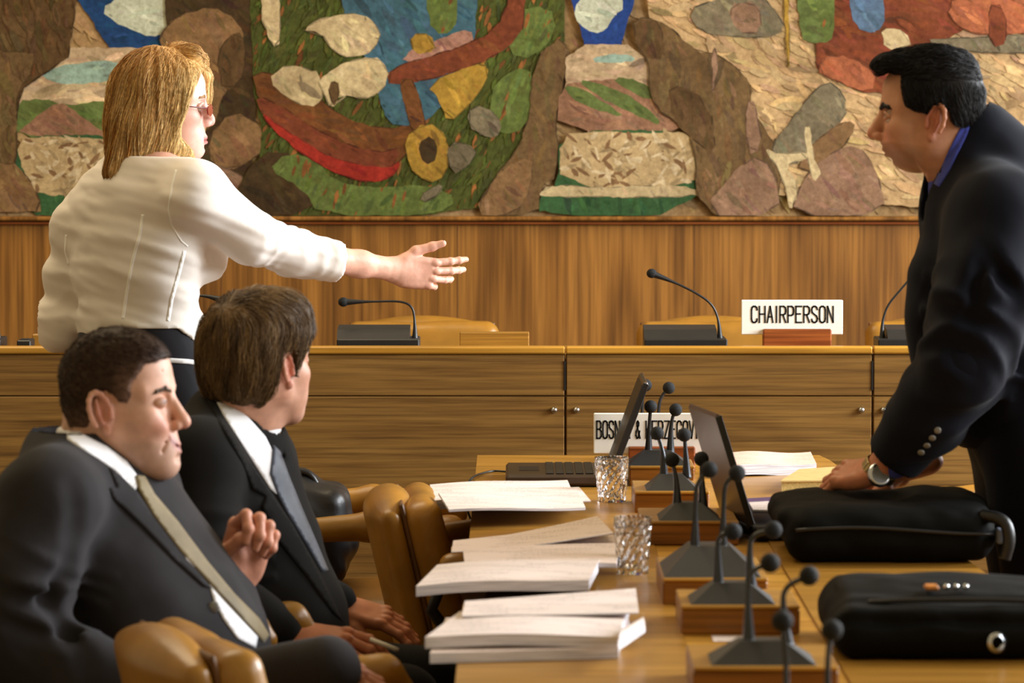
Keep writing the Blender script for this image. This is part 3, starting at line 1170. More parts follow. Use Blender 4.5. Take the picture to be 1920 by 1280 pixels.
# ------------------------------------------------------------------ the dais
DY = 10.0
DTOP = P(960, 649, DY).z
DMID = P(960, 742, DY).z
DWORK = DTOP - 0.032
seam = [P(px, 700, DY).x for px in (1060 - 3 * 576, 1060 - 2 * 576, 484, 1060, 1636, 2212)]
desklab = ['long wooden desk unit at the left edge of the picture behind the blonde woman',
           'long wooden desk unit behind the two seated men',
           'wooden desk unit left of the middle carrying the low bent microphone',
           'wooden desk unit carrying the chairperson sign',
           'wooden desk unit behind the leaning man at the right edge']
for i in range(5):
    x0, x1 = seam[i] + 0.0008, seam[i + 1] - 0.0008
    t = thing('dais_desk', ((x0 + x1) / 2, DY + 0.35, 0), desklab[i], 'desk', 'row of wooden desks on the dais')
    MB().box((x0, DY + 0.004, 0.178), (x1, DY + 0.50, DWORK - 0.024)).build('carcass', DESKW, t)
    MB().box((x0, DY + 0.034, DWORK - 0.024), (x1, DY + 0.54, DWORK), 0.003).build('worktop', TABLEW, t)
    MB().box((x0, DY - 0.012, DTOP - 0.020), (x1, DY + 0.034, DTOP), 0.004).build('front_ledge', EDGEW, t)
    MB().box((x0, DY + 0.004, DWORK - 0.024), (x1, DY + 0.032, DTOP - 0.021)).build('upstand', DESKW, t)
    g = 0.0022
    MB().box((x0 + g, DY - 0.006, DMID + 0.0015), (x1 - g, DY + 0.004, DTOP - 0.022), 0.0015).build('upper_panel', DESKW, t)
    d = MB().box((x0 + g, DY - 0.006, 0.14), (x1 - g, DY + 0.004, DMID - 0.0015), 0.0015).build('door', DESKW, t)
    for lx in (x0 + 0.028, x1 - 0.028):
        lz = P(960, 768, DY).z
        MB().lathe([(0.008, 0), (0.008, 0.008), (0.006, 0.011), (0.002, 0.012)], (lx, DY - 0.006, lz), 14, (0, -1, 0)).build('lock', CHROME, d, True)
    if i < 4:
        sx = seam[i + 1]
        MB().box((sx - 0.0032, DY - 0.0085, P(960, 731, DY).z), (sx + 0.0010, DY - 0.0055, P(960, 676, DY).z)).build('hinge_slot', BLACKP, t)


# ------------------------------------------------------------------ gooseneck console microphones on the dais
def console_mic(x0, x1, Y, neck, ballp, label, flip=False):
    """x0,x1 base pixels; neck: pixel path from the base up to the head"""
    a, b = P(x0, 645, Y), P(x1, 645, Y)
    z = DWORK
    t = thing('console_microphone', ((a.x + b.x) / 2, Y, z), label, 'microphone', 'console microphones on the dais')
    w = b.x - a.x
    base = MB().box((a.x, Y - 0.055, z), (b.x, Y + 0.085, z + 0.046), 0.003)
    base.build('console_base', BLACKP, t)
    u0, u1 = (a.x + 0.0, b.x - 0.026) if not flip else (a.x + 0.026, b.x)
    up = MB()
    V = []
    for yy, zz in ((Y - 0.045, 0.046), (Y + 0.08, 0.046), (Y + 0.08, 0.076), (Y - 0.01, 0.068)):
        V += [(u0, yy, z + zz), (u1, yy, z + zz)]
    up.add(V, [(0, 1, 7, 6), (6, 7, 5, 4), (4, 5, 3, 2), (2, 3, 1, 0), (0, 6, 4, 2), (1, 3, 5, 7)])
    up.build('key_panel', BASEM, t)
    pts = [P(px, py, Y) for px, py in neck]
    pts[0].z = z + 0.040
    # smooth the path
    for _ in range(3):
        q = [pts[0]]
        for i in range(len(pts) - 1):
            q += [pts[i].lerp(pts[i + 1], .25), pts[i].lerp(pts[i + 1], .75)]
        q.append(pts[-1])
        pts = q
    n = len(pts)
    L = [0]
    for i in range(1, n):
        L.append(L[-1] + (pts[i] - pts[i - 1]).length)
    tot = L[-1]
    rad = []
    for l in L:
        s = l / tot
        r = 0.0030
        if l < 0.055:
            r = 0.0098 - (0.0068) * (l / 0.055) ** 0.6
        if s > 0.74:
            r = 0.0030 + 0.006 * ((s - 0.74) / 0.26) ** 1.3
        rad.append(r)
    st = MB().tube(pts, rad, 12).build('gooseneck', BLACKP, t, True)
    d = (pts[-1] - pts[-3]).normalized()
    MB().ball(pts[-1] + d * 0.006, 0.0125, 16, 1.1, 1, 1).build('microphone_head', BALLM, st, True)
    return t


console_mic(633, 787, 10.13, [(778, 640), (778, 604), (774, 574), (752, 564), (706, 565), (648, 566)], None, 'black desk microphone with its neck bent flat to the left behind the seated men')
console_mic(1207, 1362, 10.13, [(1350, 640), (1348, 600), (1336, 570), (1304, 548), (1262, 528), (1226, 514)], None, 'black desk microphone with slanting neck left of the chairperson sign')
console_mic(1643, 1797, 10.13, [(1654, 640), (1654, 602), (1664, 572), (1684, 548), (1712, 516), (1738, 492)], None, 'black desk microphone half hidden behind the leaning man', True)
console_mic(290, 444, 10.13, [(302, 640), (302, 604), (312, 576), (346, 556), (380, 553), (416, 562)], None, 'black desk microphone hidden behind the blonde woman with its tip beside her blouse', True)
console_mic(-148, 6, 10.13, [(-4, 640), (-4, 600), (-14, 572), (-40, 556), (-90, 545), (-120, 540)], None, 'black desk microphone cut by the left edge of the picture')

sign('name_sign', 'ivory sign reading CHAIRPERSON on a reddish wooden holder', (1390, 562), (1580, 627), 10.16, (1430, 1558, 616, 645), 'CHAIRPERSON', (1409, 1562), (574, 604), 0.0042, DWORK)


def holder(px0, px1, py0, label, Y=10.2):
    a, b = P(px0, py0, Y), P(px1, 646, Y)
    t = thing('sign_holder', ((a.x + b.x) / 2, Y, DWORK), label, 'sign holder', 'empty wooden sign holders')
    MB().box((a.x, Y - 0.02, DWORK), (b.x, Y - 0.004, a.z), 0.002).build('front_rail', TABLEW, t)
    MB().box((a.x, Y + 0.004, DWORK), (b.x, Y + 0.02, a.z), 0.002).build('rear_rail', TABLEW, t)
    MB().box((a.x, Y - 0.005, DWORK), (b.x, Y + 0.005, DWORK + 0.01)).build('base_rail', TABLEW, t)


holder(862, 992, 622, 'empty wooden sign holder on the dais desk right of the low bent microphone')
holder(62, 190, 626, 'empty wooden sign holder behind the elbow of the blonde woman')
a = P(48, 644, 10.1)
t = thing('remote_control', (a.x, 10.1, DWORK), 'small black box on the dais desk near the left edge', 'box')
MB().box((a.x - 0.018, 10.06, DWORK), (a.x + 0.018, 10.15, DWORK + 0.044), 0.003).build('case', BLACKP, t)
MB().box((a.x - 0.012, 10.075, DWORK + 0.0435), (a.x + 0.012, 10.11, DWORK + 0.0455)).build('lid', BASEM, t)


# ------------------------------------------------------------------ leather chairs
def make_chair():
    """tan leather swivel armchair facing +X, origin on the floor under its column"""
    t = thing('leather_chair', (0, 0, 0), 'x', 'chair', 'tan leather swivel armchairs')
    # backrest shell (outer) and front cushion, side profile leaning back
    f = Field((-0.42, -0.30, 0.28), (0.16, 0.30, 0.86), 0.007)
    A = [Vector((1, 0, 0.0)), Vector((0, 1, 0)), Vector((0, 0, 1))]
    lean = math.radians(13)
    ax = Vector((math.cos(lean), 0, math.sin(lean)))
    az = Vector((-math.sin(lean), 0, math.cos(lean)))
    AA = [ax, Vector((0, 1, 0)), az]
    c = Vector((-0.235, 0, 0.535))
    f.rbox(c, (0.033, 0.235, 0.242), 0.030, A=AA)
    f.disp(lambda p: 0.8 * (p[:, 1] ** 2) * 0.9 - 0.02, 0.06)
    V, F = f.mesh()
    sh = mesh_obj('backrest_shell', V, F, LEATHER, t)
    f = Field((-0.42, -0.30, 0.28), (0.2, 0.30, 0.86), 0.007)
    f.rbox(c + ax * 0.066 - az * 0.002, (0.040, 0.225, 0.236), 0.038, A=AA)
    f.ell(c + ax * 0.078 - az * 0.08, (0.05, 0.17, 0.11), 0.06, A=AA)
    f.wrinkle(0.003, np.diag([14, 9, 14]), 4)
    V, F = f.mesh()
    mesh_obj('back_cushion', V, F, LEATHER, t)
    MB().box((-0.006, -0.212, -0.22), (0.004, 0.212, 0.238), 0.003, Matrix.Translation(c + ax * 0.030) @ Matrix((ax, (0, 1, 0), az)).transposed().to_4x4()).build('seam_strip', SEAMM, t)
    f = Field((-0.3, -0.32, 0.32), (0.36, 0.32, 0.56), 0.009)
    f.rbox((0.03, 0, 0.43), (0.25, 0.235, 0.055), 0.05)
    f.ell((0.03, 0, 0.46), (0.22, 0.2, 0.05), 0.04)
    V, F = f.mesh()
    mesh_obj('seat', V, F, LEATHER, t)
    for s in (-1, 1):
        f = Field((-0.3, -0.36, 0.4), (0.3, 0.36, 0.72), 0.007)
        f.chain([(-0.16, s * .285, 0.655), (0.0, s * .29, 0.665), (0.17, s * .285, 0.655), (0.20, s * .28, 0.63)], [0.026, 0.032, 0.03, 0.022], 0.02)
        V, F = f.mesh()
        mesh_obj('armrest', V, F, LEATHER, t)
        MB().tube([(-0.17, s * .28, 0.645), (-0.2, s * .262, 0.56), (-0.12, s * .25, 0.45), (0.0, s * .22, 0.40)], 0.013, 10).build('arm_support', BLACKP, t, True)
    MB().lathe([(0.03, 0.08), (0.03, 0.37), (0.09, 0.375), (0.09, 0.385)], (0, 0, 0), 20).build('column', CHROME, t, True)
    for k in range(5):
        a = 2 * math.pi * k / 5 + 0.3
        d = Vector((math.cos(a), math.sin(a), 0))
        lg = MB().tube([d * 0.02 + Vector((0, 0, 0.10)), d * 0.16 + Vector((0, 0, 0.085)), d * 0.27 + Vector((0, 0, 0.065))], [0.022, 0.018, 0.014], 10).build('leg', BLACKP, t, True)
        MB().lathe([(0.012, -0.016), (0.027, -0.012), (0.027, 0.012), (0.012, 0.016)], d * 0.27 + Vector((0, 0, 0.0275)), 14, d.cross(Vector((0, 0, 1)))).build('caster', BLACKP, lg, True)
    return t


chair0 = make_chair()
used = [False]


def chair(x, y, rz, label, z=0.0, group='tan leather swivel armchairs'):
    o = chair0 if not used[0] else copy_tree(chair0)
    used[0] = True
    o.location = (x, y, z)
    o.rotation_euler = (0, 0, rz)
    o['label'] = label
    o['group'] = group
    return o


C1Y = 7.95
c1x = P(742, 940, C1Y).x + 0.26
chair(c1x + 0.0, C1Y + 0.22, math.radians(3), 'empty tan leather chair pushed against the table behind the paper stacks')
chair(P(330, 1000, 6.6).x - 0.08, 6.68, math.radians(-2), 'tan leather chair under the seated man in the grey suit')
chair(P(480, 1000, 7.3).x - 0.10, 7.32, math.radians(2), 'tan leather chair under the seated man in the black suit')
chair(P(640, 1000, 8.75).x + 0.07, 8.80, math.radians(2), 'tan leather chair holding the black briefcase, its arm seen beside the bag')
chair(P(372, 1200, 6.1).x + 0.22, 6.05, math.radians(20), 'tan leather chair nearest the camera, bottom left, cut by the lower edge')
chair(P(1660, 880, 8.9).x + 0.42, 8.95, math.radians(200), 'tan leather chair at the far right end of the table behind the watch hand')
for px, py, lab in ((790, 605, 'tan leather chair behind the dais desk beside the low bent microphone'),
                    (1340, 603, 'tan leather chair behind the dais desk left of the chairperson sign'),
                    (1772, 590, 'tan leather chair behind the dais desk beyond the leaning man')):
    zt = P(px, py, 11.25).z
    chair(P(px, 640, 11.25).x, 11.1, math.radians(-90), lab, 0.178, 'tan leather chairs behind the dais')

# ------------------------------------------------------------------ the long conference table
TT = 0.74
tbl = thing('conference_table', (0.38, 7.3, 0), 'long wooden conference table running from the lower edge towards the dais', 'table')


def slab(poly, z0, z1):
    n = len(poly)
    V = [(x, y, z1) for x, y in poly] + [(x, y, z0) for x, y in poly]
    F = [tuple(range(n)), tuple(range(2 * n - 1, n - 1, -1))] + [(i, i + n, (i + 1) % n + n, (i + 1) % n) for i in range(n)]
    return V, F


YE, YN = PZ(960, 853, TT).y, 4.6
SX0, SX1 = 0.277, 0.500
m = MB().add(*slab([(-0.084, YN), (SX0 - 0.001, YN), (SX0 - 0.001, YE), (-0.084, YE)], TT - 0.035, TT))
m.build('writing_surface', TABLEW, tbl)
m = MB().add(*slab([(SX1 + 0.001, YN), (0.93, YN), (0.87, 6.9), (0.76, YE - 0.12), (0.745, YE), (SX1 + 0.001, YE)], TT - 0.035, TT))
m.build('writing_surface', TABLEW, tbl)
m = MB().box((SX0, YN, TT - 0.04), (SX1, YE, TT - 0.002))
m.build('centre_strip', EDGEW, tbl)
for y in (5.0, 6.95, 7.6, YE - 0.12):
    MB().box((0.1, y - 0.03, 0.0), (0.70, y + 0.03, TT - 0.036), 0.004).build('leg_panel', BLOCKW, tbl)
MB().box((SX0 + 0.02, 5.0, 0.25), (SX0 + 0.05, YE - 0.12, TT - 0.04)).build('modesty_panel', BLOCKW, tbl)


def smooth_path(pts, it=2):
    for _ in range(it):
        q = [pts[0]]
        for i in range(len(pts) - 1):
            q += [pts[i].lerp(pts[i + 1], .25), pts[i].lerp(pts[i + 1], .75)]
        q.append(pts[-1])
        pts = q
    return pts


def mic_unit(Yf, bx, stems, lab, box=None, bh=0.030, bd=0.12, sy=0.065, boxh=0.045, boxd=0.2, boxlab=None):
    zt = TT + boxh
    a, b = P(bx[0], 900, Yf), P(bx[1], 900, Yf)
    cx = (a.x + b.x) / 2
    if box:
        x0, x1 = P(box[0], 900, Yf).x, P(box[1], 900, Yf).x
        t = thing('microphone_block', ((x0 + x1) / 2, Yf + boxd / 2, TT - 0.002), boxlab, 'wooden block', 'wooden blocks under the table microphones')
        MB().box((x0, Yf - 0.012, TT - 0.002), (x1, Yf + boxd, zt - 0.006), 0.003).build('block', BLOCKW, t)
        MB().box((x0, Yf - 0.014, zt - 0.006), (x1, Yf + boxd + 0.002, zt), 0.002).build('top_plate', TABLEW, t)
    t = thing('table_microphone', (cx, Yf + bd / 2, zt), lab, 'microphone', 'double ball microphones along the table')
    hw = (b.x - a.x) / 2
    V = [(cx - hw, Yf, zt), (cx + hw, Yf, zt), (cx + hw, Yf + bd, zt), (cx - hw, Yf + bd, zt),
         (cx - hw * .42, Yf + bd * .38, zt + bh), (cx + hw * .42, Yf + bd * .38, zt + bh), (cx + hw * .42, Yf + bd * .72, zt + bh), (cx - hw * .42, Yf + bd * .72, zt + bh)]
    MB().add(V, [(3, 2, 1, 0), (4, 5, 6, 7), (0, 1, 5, 4), (1, 2, 6, 5), (2, 3, 7, 6), (3, 0, 4, 7)]).build('wedge_base', BASEM, t)
    for path in stems:
        pts = [P(px, py, Yf + sy) for px, py in path]
        if pts[0].z > zt + bh * .7:
            pts[0].z = zt + bh * .7
        end = pts[-1]
        pts = smooth_path(pts, 2)
        L = [0]
        for i in range(1, len(pts)):
            L.append(L[-1] + (pts[i] - pts[i - 1]).length)
        rad = [0.0105 - 0.0065 * min(1, l / 0.07) ** 0.8 for l in L]
        st = MB().tube(pts, rad, 12).build('stem', NECKM, t, True)
        MB().ball(end, 0.0148, 18).build('ball_head', BALLM, st, True)
    return t


mic_unit(9.20, (1170, 1280), [[(1204, 855), (1204, 780), (1204, 745), (1211, 722)], [(1236, 855), (1234, 775), (1238, 745), (1254, 727)]],
         'black double microphone at the far end of the table behind the country sign')
mic_unit(8.66, (1178, 1292), [[(1216, 852), (1217, 800), (1220, 762)], [(1257, 850), (1258, 790), (1267, 768)]],
         'black double microphone just in front of the country sign', (1180, 1302), boxd=0.16, boxlab='wooden block under the microphone in front of the country sign')
mic_unit(8.10, (1212, 1310), [[(1245, 896), (1244, 850), (1232, 812)], [(1288, 896), (1286, 850), (1283, 815)]],
         'black double microphone third from the far end of the table', (1190, 1330), boxd=0.22, boxlab='wooden block beside the farther drinking glass')
mic_unit(7.52, (1236, 1352), [[(1270, 952), (1269, 900), (1260, 862)], [(1318, 952), (1316, 900), (1315, 860)]],
         'black double microphone beside the open laptop lid', (1203, 1385), boxd=0.24, boxlab='wooden block beside the open laptop lid')
mic_unit(6.62, (1246, 1428), [[(1303, 1015), (1304, 940), (1306, 905), (1330, 880)], [(1355, 1000), (1357, 930), (1360, 905), (1382, 887)]],
         'black double microphone on a broad wedge base next to the nearer glass', (1243, 1440), bh=0.044, bd=0.22, sy=0.11, boxd=0.3, boxlab='wooden block under the broad wedge microphone')
mic_unit(6.26, (1296, 1455), [[(1347, 1100), (1346, 1040), (1346, 1004), (1374, 996)], [(1408, 1100), (1405, 1040), (1408, 1003), (1450, 993)]],
         'black double microphone whose right ball hangs before the big bag', (1277, 1500), boxd=0.2, boxlab='wooden block left of the gap between the two bags')
mic_unit(5.58, (1335, 1533), [[(1404, 1205), (1402, 1110), (1406, 1070), (1444, 1055)], [(1477, 1212), (1469, 1150), (1468, 1100), (1517, 1079)]],
         'black double microphone beside the nearer bag with a white card behind it', (1300, 1574), boxd=0.22, boxlab='wooden block nearest the camera at the lower edge')
mic_unit(5.10, (1400, 1600), [[(1475, 1310), (1474, 1230), (1467, 1164)], [(1553, 1310), (1551, 1230), (1560, 1181)]],
         'black double microphone nearest the camera with its base below the picture', None, boxh=-0.0015)

# small card between the blocks
w0 = PZ(1338, 1203, TT - 0.002)
w1 = PZ(1392, 1192, TT - 0.002)
t = thing('name_card', ((w0.x + w1.x) / 2, w0.y, TT - 0.002), 'small white card lying on the strip behind the nearest visible microphone', 'card')
MB().box((w0.x, w0.y, TT - 0.002), (w1.x, w1.y, TT - 0.001)).build('sheet', PAPER, t)

sign('country_sign', 'ivory sign reading BOSNIA & HERZEGOVINA at the far end of the table', (1113, 774), (1338, 850), 8.98, (1178, 1303, 836, 884), 'BOSNIA & HERZEGOVINA', (1119, 1331), (789, 821), 0.0036, TT - 0.001)


# ------------------------------------------------------------------ glasses
def glass(px, pyb, pyt, wt, wb, label, fill):
    b = PZ(px, pyb, TT)
    k = b.y / FPX
    h = (pyb - pyt) * k * 1.0
    rt, rb = wt * k / 2, wb * k / 2
    t = thing('drinking_glass', (b.x, b.y, TT), label, 'glass', 'faceted drinking glasses')
    n = 24
    prof = []
    for j in range(15):
        s = j / 14
        prof.append((rb + (rt - rb) * s, h * s, 1))
    V, F = [], []
    rows = [(0.0, 0.0, 0)] + prof + [(rt - 0.0022, h, 0)] + [(rb + (rt - rb) * s - 0.0022, h * s + 0.006 * (1 - s), 0) for s in (0.75, 0.5, 0.25, 0.06)] + [(0.0, 0.010, 0)]
    for i, (r, z, cut) in enumerate(rows):
        for q in range(n):
            a = 2 * math.pi * (q + 0.5 * (i % 2)) / n
            rr = r + (0.0012 * (1 if (q + i // 2) % 2 else -1) if cut and 0 < i < 14 else 0)
            V.append((b.x + rr * math.cos(a), b.y + rr * math.sin(a), TT + z + 0.0003))
    for i in range(len(rows) - 1):
        for q in range(n):
            F.append((i * n + q, i * n + (q + 1) % n, (i + 1) * n + (q + 1) % n, (i + 1) * n + q))
    mesh_obj('tumbler', V, F, GLASS, t, False)
    return t


glass(1147, 940, 856, 65, 50, 'faceted drinking glass farther away below the country sign', 0)
glass(1186, 1075, 968, 72, 56, 'faceted drinking glass nearer the camera beside the middle paper stack', 0)


# ------------------------------------------------------------------ papers
def doc(name, label, cor, z, thick, mat, curl=None, group=None, cat='paper', n=(14, 8)):
    """cor: far left, far right, near right, near left in pixels at height z"""
    q = [PZ(px, py, z) for px, py in cor]
    c = sum(q, Vector()) / 4
    V = []
    for lay in (0, 1):
        for j in range(n[1] + 1):
            for i in range(n[0] + 1):
                u, v = i / n[0], j / n[1]
                p = (q[0] * (1 - u) + q[1] * u) * (1 - v) + (q[3] * (1 - u) + q[2] * u) * v
                dz = curl(u, v) if curl else 0
                V.append((p.x, p.y, z + dz - (thick if lay else 0)))
    w = n[0] + 1
    nv = w * (n[1] + 1)
    F, I = [], []
    for j in range(n[1]):
        for i in range(n[0]):
            a = j * w + i
            F.append((a, a + w, a + w + 1, a + 1))
            I.append(0)
            F.append((a + nv, a + nv + 1, a + nv + w + 1, a + nv + w))
            I.append(0)
    rim = [(i, i + 1) for i in range(n[0])] + [(j * w + n[0], (j + 1) * w + n[0]) for j in range(n[1])] + \
          [(n[1] * w + i + 1, n[1] * w + i) for i in range(n[0])][::-1] + [((j + 1) * w, j * w) for j in range(n[1])][::-1]
    for a, b in rim:
        F.append((a, b, b + nv, a + nv))
        I.append(1)
    o = mesh_obj(name, V, F, [mat, PAGES], None, False, origin=(c.x, c.y, z - thick))
    o.data.polygons.foreach_set('material_index', I)
    return tag(o, label, cat, group)


G1, G2, G3 = 'papers of the far stack', 'papers of the middle stack', 'papers of the near stack'
doc('paper_sheet', 'pale sheet at the bottom of the far paper stack, sticking out past the table edge', [(806, 908), (1064, 897), (1078, 930), (812, 938)], 0.764, 0.020, PAPER, lambda u, v: .003 * math.sin(5 * u), G1)
doc('paper_sheet', 'pale sheets on top of the far paper stack with small printed marks', [(822, 926), (1080, 906), (1098, 944), (842, 958)], 0.779, 0.005, PAPER, lambda u, v: .004 * math.sin(4 * u + 1) - .004 * u, G1)
doc('paper_sheet', 'loose curled sheet behind the middle paper stack, its right side lifted', [(850, 1013), (1120, 984), (1150, 1016), (846, 1034)], 0.762, 0.0015, PAPER2, lambda u, v: .030 * max(0, u - .35) ** 1.2, G2)
doc('document_bundle', 'grey edged bundle below the loose curled sheet of the middle stack', [(985, 1012), (1150, 1002), (1156, 1022), (990, 1032)], 0.751, 0.010, PAPER2, None, G2)
doc('paper_sheet', 'sheet with a printed line in the middle of the middle stack', [(868, 1030), (1162, 1018), (1156, 1056), (872, 1060)], 0.772, 0.008, PAPER2, lambda u, v: .003 * math.sin(3 * u), G2)
doc('document_bundle', 'thick white bundle in front of the middle stack, overhanging the table edge', [(820, 1052), (1124, 1046), (1104, 1084), (780, 1092)], 0.778, 0.018, PAPER, lambda u, v: .006 * (1 - u) ** 2 * -1 + .003 * math.sin(5 * u), G2)
doc('paper_sheet', 'sheet whose right corner shows in steps below the top of the far paper stack', [(846, 918), (1086, 912), (1108, 938), (856, 946)], 0.7695, 0.002, PAPER, lambda u, v: .001 * math.sin(4 * u), G1)
doc('paper_sheet', 'sheet turned aslant between the two bundles of the near paper stack', [(880, 1140), (1172, 1140), (1190, 1196), (850, 1186)], 0.7577, 0.0006, PAPER, None, G3)
doc('leather_pad', 'dark flat leather pad on the table behind the near paper stack', [(914, 1106), (1100, 1102), (1112, 1124), (906, 1128)], TT + 0.004, 0.004, PADM, None, None, 'pad')
doc('document_bundle', 'grey edged bundle at the bottom of the near paper stack', [(836, 1158), (1170, 1142), (1160, 1214), (806, 1224)], 0.757, 0.016, PAPER2, None, G3)
doc('document_bundle', 'thick white printed bundle on top of the near paper stack', [(862, 1146), (1180, 1130), (1158, 1190), (797, 1194)], 0.776, 0.018, PAPER, lambda u, v: .004 * math.sin(4 * u), G3)
doc('paper_sheet', 'white sheet at the back of the near paper stack with its edge turned up', [(872, 1129), (1192, 1112), (1198, 1148), (866, 1154)], 0.782, 0.0025, PAPER, lambda u, v: .006 * (1 - v) * (0.4 + u), G3)
doc('paper_sheet', 'curled corner sheet at the right end of the near paper stack', [(1166, 1180), (1204, 1160), (1210, 1178), (1160, 1212)], 0.780, 0.006, PAPER, lambda u, v: .010 * math.sin(3.1 * v), G3)
doc('document_bundle', 'pink tinged stack of printed papers at the far right of the table', [(1368, 848), (1520, 846), (1531, 868), (1362, 874)], 0.765, 0.024, PAPER3, lambda u, v: .003 * math.sin(6 * u), None)
doc('paper_sheet', 'loose white sheet behind the microphone with the broad wedge base', [(1218, 986), (1350, 986), (1352, 1008), (1214, 1008)], TT + 0.003, 0.003, PAPER, None, None)
doc('folder', 'purple folder sticking out from behind the bag under the hand', [(1396, 934), (1466, 930), (1470, 958), (1404, 956)], 0.790, 0.006, PURPLE, None, None, 'folder')
doc('paper_sheet', 'white sheet on the purple folder beside the bag under the hand', [(1404, 941), (1464, 938), (1466, 956), (1412, 955)], 0.794, 0.003, PAPER, None, None)
# cream book
q = [PZ(px, py, 0.768) for px, py in ((1498, 880), (1612, 872), (1606, 900), (1463, 902))]
t = thing('book', (sum(p.x for p in q) / 4, sum(p.y for p in q) / 4, TT), 'thick cream coloured book lying beside the hand with the watch', 'book')
V, F = slab([(p.x, p.y) for p in q[::-1]], TT, TT + 0.003)
MB().add(V, F).build('cover', CREAM, t)
V, F = slab([(p.x, p.y) for p in q[::-1]], 0.766, 0.769)
MB().add(V, F).build('cover', CREAM, t)
cc = sum(q, Vector()) / 4
V, F = slab([(cc.x + (p.x - cc.x) * .97, cc.y + (p.y - cc.y) * .97) for p in q[::-1]], TT + 0.003, 0.766)
MB().add(V, F).build('page_block', CREAM2, t)


# ------------------------------------------------------------------ laptops
def laptop(base, hinge_top, lid_mat, label, keys=True):
    """base: (x0,x1,y0,y1), hinge_top: ((hx, hz), (tx, tz))"""
    x0, x1, y0, y1 = base
    t = thing('laptop', ((x0 + x1) / 2, (y0 + y1) / 2, TT), label, 'laptop', 'open laptops')
    MB().box((x0, y0, TT + 0.003), (x1, y1, TT + 0.028), 0.006).build('base', LAPM if keys else BLACKP, t)
    if keys:
        kb = MB()
        for i in range(5):
            for j in range(13):
                kx = x0 + 0.09 + i * 0.022
                ky = y0 + 0.02 + j * (y1 - y0 - 0.04) / 13
                kb.box((kx, ky, TT + 0.028), (kx + 0.018, ky + 0.017, TT + 0.0315), 0.002)
        kb.build('keyboard', KEYM, t)
        MB().box((x0 + 0.03, (y0 + y1) / 2 - 0.05, TT + 0.028), (x0 + 0.075, (y0 + y1) / 2 + 0.05, TT + 0.0288)).build('touchpad', BLACKP, t)
    (hx, hz), (tx, tz_) = hinge_top
    a = Vector((hx, 0, hz))
    u = Vector((tx - hx, 0, tz_ - hz))
    L = u.length
    u.normalize()
    nn = Vector((0, 1, 0)).cross(u)
    M = Matrix((nn, (0, 1, 0), u)).transposed().to_4x4()
    M.translation = a
    MB().box((-0.006, y0, 0), (0.006, y1, L), 0.005, M).build('lid', lid_mat, t)
    s = 1 if keys else -1
    inner = -s if nn.x > 0 else s
    MB().box((min(0.0062 * inner, 0.0072 * inner), y0 + 0.012, 0.014), (max(0.0062 * inner, 0.0072 * inner), y1 - 0.012, L - 0.012), 0, M).build('screen', BLACKP, t)
    MB().box((-0.0068, y0 - 0.0012, 0.002), (0.0068, y0 + 0.004, L - 0.004), 0.001, M).build('lid_edge', BLACKP, t)
    MB().tube([(hx, y0 + 0.03, hz - 0.004), (hx, y1 - 0.03, hz - 0.004)], 0.008, 10).build('hinge', BLACKP, t, True)
    return t


hx = P(1152, 862, 8.62)
tx = P(1213, 716, 8.62)
laptop((P(948, 900, 8.62).x, P(1142, 900, 8.62).x, 8.62, 8.92), ((hx.x - 0.004, TT + 0.03), (tx.x, tx.z)), LAPM, 'open laptop seen edge on, keyboard towards the seated men, screen tilted right')
hx = P(1392, 960, 7.5)
tx = P(1326, 780, 7.5)
lp2 = laptop((P(1396, 900, 7.5).x, P(1570, 900, 7.5).x, 7.57, 7.84), ((hx.x, TT + 0.03), (tx.x, tx.z)), LAPM, 'open laptop with brown lid leaning left beside the bag under the hand', False)
lp2.rotation_euler = (0, 0, math.radians(9))

# cable lying from the keyboard laptop over the table edge
pts = [PZ(950, 884, TT + 0.004), PZ(924, 882, TT + 0.004), PZ(900, 888, TT + 0.004), PZ(884, 895, TT + 0.006)]
pts += [pts[-1] + Vector((-0.012, 0, -0.02)), pts[-1] + Vector((-0.014, 0, -0.07)), pts[-1] + Vector((0.02, 0, -0.14))]
tag(MB().tube(smooth_path(pts, 2), 0.0025, 8).build('cable', BLACKP, None, True, origin=tuple(pts[0])), 'thin black cable running from the edge on laptop over the left table edge', 'cable')

# ------------------------------------------------------------------ black bags
ba = P(1478, 1000, 7.2).x
bb = P(1872, 1000, 7.2).x
t = thing('laptop_bag', ((ba + bb) / 2, 7.33, TT), 'black nylon laptop bag under the hand of the leaning man', 'bag')
f = Field((ba - 0.08, 7.08, TT - 0.012), (bb + 0.08, 7.66, TT + 0.22), 0.006)
cx = (ba + bb) / 2
f.rbox((cx - 0.004, 7.36, TT + 0.053), ((bb - ba) / 2, 0.185, 0.052), 0.045)
f.rbox((cx - 0.015, 7.36, TT + 0.075), ((bb - ba) / 2 + 0.005, 0.14, 0.025), 0.022, 0.02)
f.ell((P(1762, 925, 7.40).x, 7.40, TT + 0.092), (0.085, 0.12, 0.026), 0.03)
f.ell((P(1545, 925, 7.44).x, 7.42, TT + 0.090), (0.095, 0.1, 0.020), 0.03)
f.ell((P(1646, 915, 7.42).x, 7.36, TT + 0.118), (0.055, 0.045, 0.016), 0.02, 'sub')
f.wrinkle(0.0035, np.array([[16, 0, 8], [4, 10, 0], [0, 6, 26]]), 2)
f.d[:, :, f.ax[2] < TT + 0.0] = np.maximum(f.d[:, :, f.ax[2] < TT + 0.0], 0.01)
V, F = f.mesh()
mesh_obj('body', V, F, BAGM, t)
zb = MB()
zp = [Vector((ba + 0.0 + (bb - ba) * s, 7.172 - 0.006 * math.sin(3.1 * s), TT + 0.064 + 0.006 * math.sin(5 * s))) for s in np.linspace(0.03, 0.97, 16)]
zb.tube(zp, 0.0035, 8).build('zip', BAGL, t, True)
